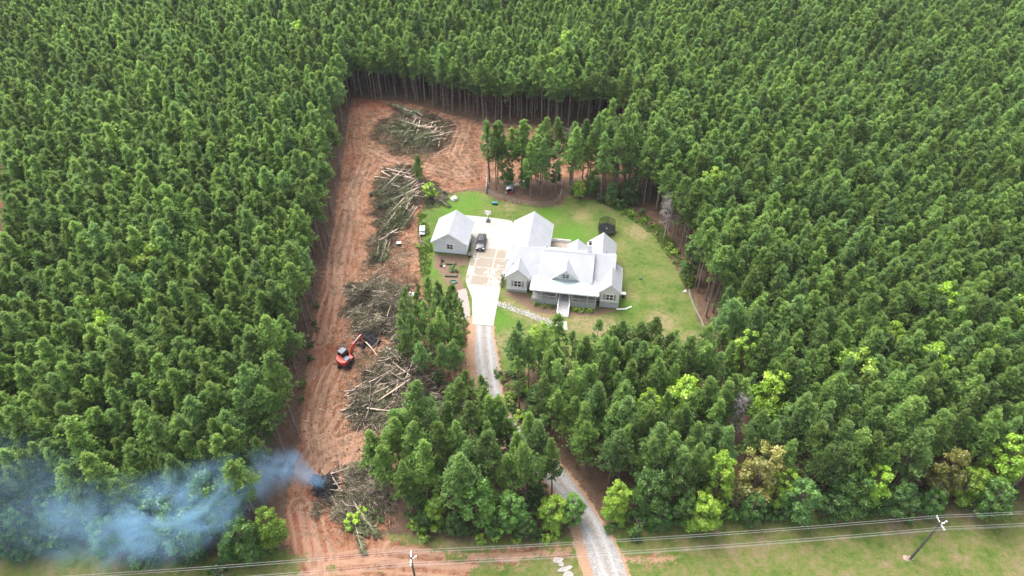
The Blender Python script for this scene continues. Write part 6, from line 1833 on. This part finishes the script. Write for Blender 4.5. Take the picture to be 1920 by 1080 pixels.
fell_heap(16, ((770, 232), (835, 250)), ((740, 290), (790, 292)), 1.0, 1.3, 1.5, 'felled pine fanned towards the house in the far brush pile', 'felled pines fanned in the far pile')
fell_heap(8, ((770, 225), (800, 230)), ((735, 203), (760, 200)), .8, 1.0, 1.0, 'felled pine with dark top at the upper rim of the far brush pile', 'felled pines at the far pile rim')
fell_heap(30, ((765, 328), (795, 368)), ((695, 365), (700, 412)), 1.1, 1.4, 1.7, 'felled pine with greyish needles in the middle brush pile', 'felled pines in the middle brush pile')
fell_heap(18, ((760, 370), (778, 395)), ((700, 420), (725, 470)), .9, 1.2, 1.2, 'felled pine trailing down left from the middle brush pile', 'felled pines trailing from the middle pile')
fell_heap(5, ((790, 350), (800, 372)), ((840, 370), (842, 382)), .5, .7, .8, 'felled pine at the right end of the middle pile behind the bush', 'felled pines behind the bright bush', (.5, .7))
fell_heap(8, ((722, 440), (728, 462)), ((700, 490), (715, 500)), .7, .8, .8, 'green felled top at the lowest tail of the middle brush pile', 'green tops at the brush tail', (.5, .7))
fell_heap(7, ((650, 940), (690, 960)), ((670, 1000), (715, 985)), .8, 1.0, .8, 'felled green top lying below the burn pile', 'felled tops below the burn pile', (.5, .8))
fell_heap(9, ((720, 700), (790, 720)), ((700, 760), (760, 770)), 1.2, 1.2, .6, 'wilted felled top inside the log heap by the excavator', 'felled tops in the log heap', (.5, .8))

def slash(name, label, pts, n, hmax, az, spread, tints, L=(.3, 1.6), r=.02, seed=1, soft=2.5, floor=.03):
    rng = np.random.default_rng(seed); P = gpl(pts); lo, hi = P.min(0), P.max(0)
    q = rng.uniform(lo, hi, (n * 4, 2)); d = sdf(P, *q.T) + vnoise(*q.T, 1.6) * 2.2 + vnoise(*q.T, 4.0) * 1.5 + .3
    k = (d > 0) & (rng.random(len(d)) < np.clip(d / 2.2, .05, 1));
    for cx, cy, cr in ((*gp(690, 641), 3.1), (*gp(614, 909), 2.6)):
        if name != 'ash_bed': k &= (((q[:, 0] - cx) / (1.0 if cr < 3 else 1.15)) ** 2 + ((q[:, 1] - cy) * (1.0 if cr < 3 else 1.5)) ** 2 > cr ** 2) | (rng.random(len(q)) < .06)
    q, d = q[k][:n], d[k][:n]; m = len(q)
    top = hmax * np.clip(d / soft, 0.08, 1) * np.clip(.75 + 1.5 * vnoise(*q.T, 2.4) + 1.0 * vnoise(*q.T, 1.0), .1, 2.2)
    z = height(*q.T) + floor + rng.random(m) * top
    a = az + rng.normal(0, spread, m); e = rng.normal(0, .22, m); ln = rng.uniform(*L, m)
    dv = np.stack([np.cos(a) * np.cos(e), np.sin(a) * np.cos(e), np.sin(e)], 1) * ln[:, None] / 2
    C = np.stack([q[:, 0], q[:, 1], z], 1)
    rr = r * rng.uniform(.5, 1.5, m)
    v, f = stick_arrays(C - dv, C + dv, rr, rr * .5, 3)
    t = np.repeat(np.clip(rng.choice(tints, m) + rng.normal(0, .08, m) + .5 * vnoise(*q.T, 2.0) - .04, 0, 1), 6)
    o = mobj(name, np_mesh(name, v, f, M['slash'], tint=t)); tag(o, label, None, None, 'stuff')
    return o
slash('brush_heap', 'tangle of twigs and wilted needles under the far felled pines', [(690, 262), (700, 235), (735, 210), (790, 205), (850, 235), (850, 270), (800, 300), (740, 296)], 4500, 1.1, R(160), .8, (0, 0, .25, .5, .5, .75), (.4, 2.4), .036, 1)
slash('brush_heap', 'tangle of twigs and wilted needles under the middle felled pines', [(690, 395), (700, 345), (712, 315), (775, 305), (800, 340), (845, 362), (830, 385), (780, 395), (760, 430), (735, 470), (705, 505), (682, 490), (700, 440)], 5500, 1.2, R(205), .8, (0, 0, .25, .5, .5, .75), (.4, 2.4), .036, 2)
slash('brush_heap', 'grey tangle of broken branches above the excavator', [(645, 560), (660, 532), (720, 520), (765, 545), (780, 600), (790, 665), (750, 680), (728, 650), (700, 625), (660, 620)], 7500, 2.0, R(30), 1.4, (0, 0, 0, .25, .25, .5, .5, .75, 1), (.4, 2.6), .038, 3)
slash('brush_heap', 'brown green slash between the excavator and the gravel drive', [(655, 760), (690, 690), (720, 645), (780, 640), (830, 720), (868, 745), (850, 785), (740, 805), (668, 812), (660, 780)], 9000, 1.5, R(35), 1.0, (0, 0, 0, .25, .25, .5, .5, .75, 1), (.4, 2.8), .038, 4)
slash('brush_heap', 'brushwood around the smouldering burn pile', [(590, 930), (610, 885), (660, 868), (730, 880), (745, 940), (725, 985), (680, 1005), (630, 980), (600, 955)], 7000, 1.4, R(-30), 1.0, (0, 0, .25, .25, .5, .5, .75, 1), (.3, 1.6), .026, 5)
slash('brush_heap', 'low slash behind the animal pen', [(1040, 236), (1140, 240), (1150, 268), (1050, 268)], 2500, .6, 0, .8, (0, .25, .5, .75), (.4, 1.6), .028, 6)
slash('wood_litter', 'twigs and bark scattered over the whole red clearing', [(662, 195), (780, 205), (1000, 245), (1140, 250), (1120, 320), (915, 330), (880, 352), (800, 385), (790, 500), (850, 590), (880, 640), (890, 760), (800, 850), (700, 860), (740, 990), (600, 1030), (540, 1000), (570, 830), (590, 620), (640, 330), (655, 250)], 26000, .10, R(80), 1.3, (0, .25, .25, .75, .75, 1), (.15, .9), .016, 7, 2.5, .0)
slash('ash_bed', 'black cinders under the burning pile', [(588, 895), (630, 885), (645, 920), (615, 945), (585, 930)], 2600, .9, 0, 1.5, (.0, .0, .0), (.1, .9), .035, 8).data.materials[0] = M['char']
slash('ash_bed', 'black cinders of the burnt heap at the excavator boom', [(660, 636), (690, 626), (722, 636), (712, 652), (675, 654)], 2200, .7, R(-10), .8, (.0, .0, .0), (.2, 1.4), .035, 28).data.materials[0] = M['char']

# weeds and coarse grass tufts
def weeds(name, label, pts, n, seed, h=(.12, .4), tints=(.2, .5, .7, .9), hole=None):
    rng = np.random.default_rng(seed); P = gpl(pts); lo, hi = P.min(0), P.max(0)
    q = rng.uniform(lo, hi, (n * 5, 2)); d = sdf(P, *q.T)
    k = (d > 0) & (vnoise(*q.T, 2.2) + vnoise(*q.T, .8) * .6 > rng.uniform(-.45, .5, len(q)))
    if hole is not None: k &= sdf(hole, *q.T) < -.2
    k &= pldist(DRIVE_C, *q.T) > 2.1
    q = q[k][:n]; m = len(q)
    C = np.stack([q[:, 0], q[:, 1], height(*q.T) - .02], 1)
    v, f, t = tufts(C, np.tile([0, 0, 1.0], (m, 1)), rng, 5, rng.uniform(*h), .05, .55, np.clip(rng.choice(tints, m) + rng.normal(0, .12, m), 0, 1))
    o = mobj(name, np_mesh(name, v, f, M['weed'], tint=t)); tag(o, label, None, None, 'stuff')
weeds('lawn_weeds', 'taller weeds and grass tufts in the lawn', [(790, 400), (850, 365), (900, 366), (975, 390), (1065, 376), (1180, 402), (1270, 510), (1320, 650), (1290, 690), (940, 685), (930, 620), (862, 596), (800, 550), (790, 470)], 2500, 2, (.08, .2), (.15, .4, .6, .8), None)
weeds('clearing_weeds', 'green weeds coming up through the cleared clay', [(662, 210), (890, 240), (900, 350), (800, 380), (790, 520), (720, 520), (700, 660), (740, 990), (600, 1030), (580, 830), (610, 560), (640, 340)], 3000, 3, (.12, .3), (.3, .5, .8, .95), None)

# ------------------------------------------------------------------ smoke from the burn pile
def build_smoke():
    #  path samples: s, x, y, z, radius, density
    px = [(612, 908, .6, .9, .30), (590, 899, 2.0, 1.5, .36), (552, 874, 4.6, 3.2, .20), (500, 890, 8.0, 4.6, .085), (430, 935, 10.5, 6.2, .072), (350, 960, 11.0, 6.8, .08), (250, 985, 10.5, 6.6, .068), (150, 975, 10.5, 7.2, .030), (60, 935, 11.0, 9.0, .012), (-120, 900, 11.5, 10.0, .009)]
    K = []
    for a, b, z, r, d in px:
        x, y = gp(a, b, z); K.append((x, y, z, r, d))
    mb = MB()
    pts = [Vector(k[:3]) for k in K]
    rs = [k[3] * 1.02 for k in K]
    mb.tube([pts[0] + Vector((.5, 0, -.2))] + pts + [pts[-1] + Vector((-4, 0, 0))], [.3] + rs + [rs[-1]], 14)
    m = bpy.data.materials.new('blue_wood_smoke'); m.use_nodes = True; nt = m.node_tree
    nt.nodes.remove(nt.nodes['Principled BSDF'])
    v = N(nt, 'ShaderNodeVolumePrincipled')
    v.inputs['Color'].default_value = (.38, .66, .95, 1); v.inputs['Anisotropy'].default_value = .1
    nt.links.new(v.outputs[0], nt.nodes['Material Output'].inputs['Volume'])
    tc = N(nt, 'ShaderNodeTexCoord'); s = N(nt, 'ShaderNodeSeparateXYZ'); nt.links.new(tc.outputs['Object'], s.inputs[0])
    x0, x1 = K[0][0] + .6, K[-1][0]
    u = N(nt, 'ShaderNodeMapRange'); u.inputs[1].default_value, u.inputs[2].default_value = x0, x1
    nt.links.new(s.outputs[0], u.inputs[0])
    def lut(i, sc, off=0.0):
        r = N(nt, 'ShaderNodeValToRGB'); el = r.color_ramp.elements
        while len(el) < len(K): el.new(.5)
        for e, k in zip(el, K):
            e.position = min(1, max(0, (k[0] - x0) / (x1 - x0))); q = (k[i] - off) / sc; e.color = (q, q, q, 1)
        nt.links.new(u.outputs[0], r.inputs[0])
        return mathn(nt, 'ADD', mathn(nt, 'MULTIPLY', r.outputs[0], sc), off)
    dy = mathn(nt, 'SUBTRACT', s.outputs[1], lut(1, 100)); dz = mathn(nt, 'SUBTRACT', s.outputs[2], lut(2, 20)); rr = lut(3, 10)
    dist = mathn(nt, 'DIVIDE', mathn(nt, 'SQRT', mathn(nt, 'ADD', mathn(nt, 'MULTIPLY', dy, dy), mathn(nt, 'MULTIPLY', dz, dz))), rr)
    fall = N(nt, 'ShaderNodeMapRange', interpolation_type='SMOOTHSTEP'); fall.inputs[1].default_value, fall.inputs[2].default_value, fall.inputs[3].default_value, fall.inputs[4].default_value = .25, 1.0, 1.0, 0.0
    nt.links.new(dist, fall.inputs[0])
    n1 = noise(nt, .15, 7, .66, tc.outputs['Object'], 2.0)
    nn = N(nt, 'ShaderNodeMapRange'); nn.inputs[1].default_value, nn.inputs[2].default_value, nn.inputs[3].default_value, nn.inputs[4].default_value = .42, .62, .04, 2.3
    nt.links.new(n1, nn.inputs[0])
    near = N(nt, 'ShaderNodeMapRange'); near.inputs[1].default_value, near.inputs[2].default_value, near.inputs[3].default_value, near.inputs[4].default_value = 0.02, .16, 1.0, 0.0
    nt.links.new(u.outputs[0], near.inputs[0])
    wisp = mathn(nt, 'MAXIMUM', nn.outputs[0], near.outputs[0])
    nt.links.new(mathn(nt, 'MULTIPLY', mathn(nt, 'MULTIPLY', fall.outputs[0], wisp), lut(4, 1.0)), v.inputs['Density'])
    me = mb.mesh('smoke', m); o = mobj('smoke', me); tag(o, 'thin blue smoke drifting left from the burn pile over the trees', None, None, 'stuff')
build_smoke()
S.cycles.volume_step_rate = 1.0
S.cycles.volume_max_steps = 128

# ------------------------------------------------------------------ air
def build_haze(dens):
    m = bpy.data.materials.new('summer_haze'); m.use_nodes = True; nt = m.node_tree
    nt.nodes.remove(nt.nodes['Principled BSDF'])
    v = N(nt, 'ShaderNodeVolumePrincipled')
    v.inputs['Color'].default_value = (.86, .92, 1.0, 1); v.inputs['Density'].default_value = dens; v.inputs['Anisotropy'].default_value = 0.0
    nt.links.new(v.outputs[0], nt.nodes['Material Output'].inputs['Volume'])
    o = MB().box(-4200, 4200, -4200, 4200, -1.6, 89.5).build('haze', m)
    tag(o, 'thin pale summer haze over the whole plantation', None, None, 'stuff')
build_haze(0.00007)

# clods and stumps left by the machine
def clods():
    rng = np.random.default_rng(41); P = P_DIRT; lo, hi = P.min(0), P.max(0); q = rng.uniform(lo, hi, (40000, 2))
    k = (sdf(P, *q.T) > .2) & (vnoise(*q.T, 3.0) + vnoise(*q.T, .9) > rng.uniform(-.5, .7, len(q))) & (pldist(DRIVE_C, *q.T) > 2.6) & (sdf(P_LAWN, *q.T) < -.5)
    q = q[k][:5000]; m = len(q); r = .05 + .16 * rng.random(m) ** 3
    base = np.array([[1, 0, 0], [0, 1, 0], [-1, 0, 0], [0, -1, 0], [0, 0, .8], [0, 0, -.4]], float)
    v = base[None] * r[:, None, None] * rng.uniform(.6, 1.4, (m, 6, 1)); a = rng.random(m) * 6.283
    c, s_ = np.cos(a)[:, None], np.sin(a)[:, None]
    x, y = v[..., 0] * c - v[..., 1] * s_, v[..., 0] * s_ + v[..., 1] * c
    h = height(*q.T)
    V = np.stack([x + q[:, :1], y + q[:, 1:], v[..., 2] + h[:, None] + r[:, None] * .2], 2).reshape(-1, 3)
    F = np.array([[0, 1, 4], [1, 2, 4], [2, 3, 4], [3, 0, 4], [1, 0, 5], [2, 1, 5], [3, 2, 5], [0, 3, 5]])
    f = (np.arange(m)[:, None, None] * 6 + F[None]).reshape(-1, 3)
    mt = tinted('clay_clods', [(0, (.09, .045, .03)), (.5, (.20, .10, .066)), (1, (.29, .17, .12))], .95)
    o = mobj('clay_clods', np_mesh('clay_clods', V, f, mt, tint=np.repeat(rng.random(m), 6))); tag(o, 'loose clay clods over the cleared ground', None, None, 'stuff')
clods()
slash('branch_litter', 'scattered broken branches and needles linking the brush piles', [(650, 560), (690, 480), (720, 470), (770, 440), (785, 500), (790, 560), (780, 640), (830, 700), (880, 760), (860, 820), (800, 850), (720, 850), (660, 820), (640, 740), (660, 700), (640, 640)], 8000, .28, R(30), 1.3, (0, 0, .25, .25, .5, .5, .75, 1), (.3, 1.8), .022, 17, 1.5)
slash('branch_litter', 'scattered broken branches around the far brush piles', [(670, 210), (720, 195), (860, 222), (910, 260), (900, 340), (850, 350), (790, 310), (700, 305), (665, 420), (640, 420), (650, 300)], 5000, .16, R(170), 1.3, (0, 0, .25, .25, .5, .75), (.3, 1.5), .02, 18, 1.5)
weeds('leafy_ground_cover', 'bright leafy ground cover along the right lawn edge below the dead tree', [(1120, 378), (1180, 388), (1240, 420), (1275, 470), (1305, 540), (1290, 548), (1258, 490), (1222, 442), (1170, 402)], 5200, 9, (.3, .55), (.1, .3, .5), None)
weeds('strip_weeds', 'rank grass on the strip between clearing and garage', [(782, 400), (800, 400), (812, 470), (806, 520), (815, 565), (868, 612), (880, 625), (872, 600), (840, 600), (795, 560), (786, 500)], 3500, 10, (.2, .4), (.2, .4, .6), None)
def understory():
    rg = random.Random(44)
    for k in range(46):
        px, py = rg.uniform(950, 1300), rg.uniform(700, 800)
        x, y = gp(px, py)
        if pldist(DRIVE_C, np.array([x]), np.array([y]))[0] < 3: continue
        plant('understory_bush', SHRUB[rg.choice(('broad', 'dark', 'bright'))][rg.randrange(3)], x, y, rg.uniform(1.4, 3.6), 'leafy bush growing under the pines below the front lawn', 'bush', 'bushes under the pines below the lawn', 1.6, rg.uniform(.6, .95), rg)
    for k in range(16):
        px, py = rg.uniform(775, 868), rg.uniform(615, 735)
        x, y = gp(px, py)
        plant('understory_bush', SHRUB[rg.choice(('broad', 'dark'))][rg.randrange(3)], x, y, rg.uniform(1.2, 2.8), 'leafy bush growing inside the narrow pine stand by the log heap', 'bush', 'bushes inside the narrow pine stand', 1.6, rg.uniform(.6, .9), rg)
    for k in range(24):
        px, py = rg.uniform(760, 1060), rg.uniform(870, 985)
        x, y = gp(px, py)
        if pldist(DRIVE_C, np.array([x]), np.array([y]))[0] < 3: continue
        plant('understory_bush', SHRUB[rg.choice(('broad', 'dark'))][rg.randrange(3)], x, y, rg.uniform(1.4, 3.0), 'leafy bush growing inside the near thicket left of the drive', 'bush', 'bushes inside the near thicket', 1.6, rg.uniform(.6, .95), rg)
understory()
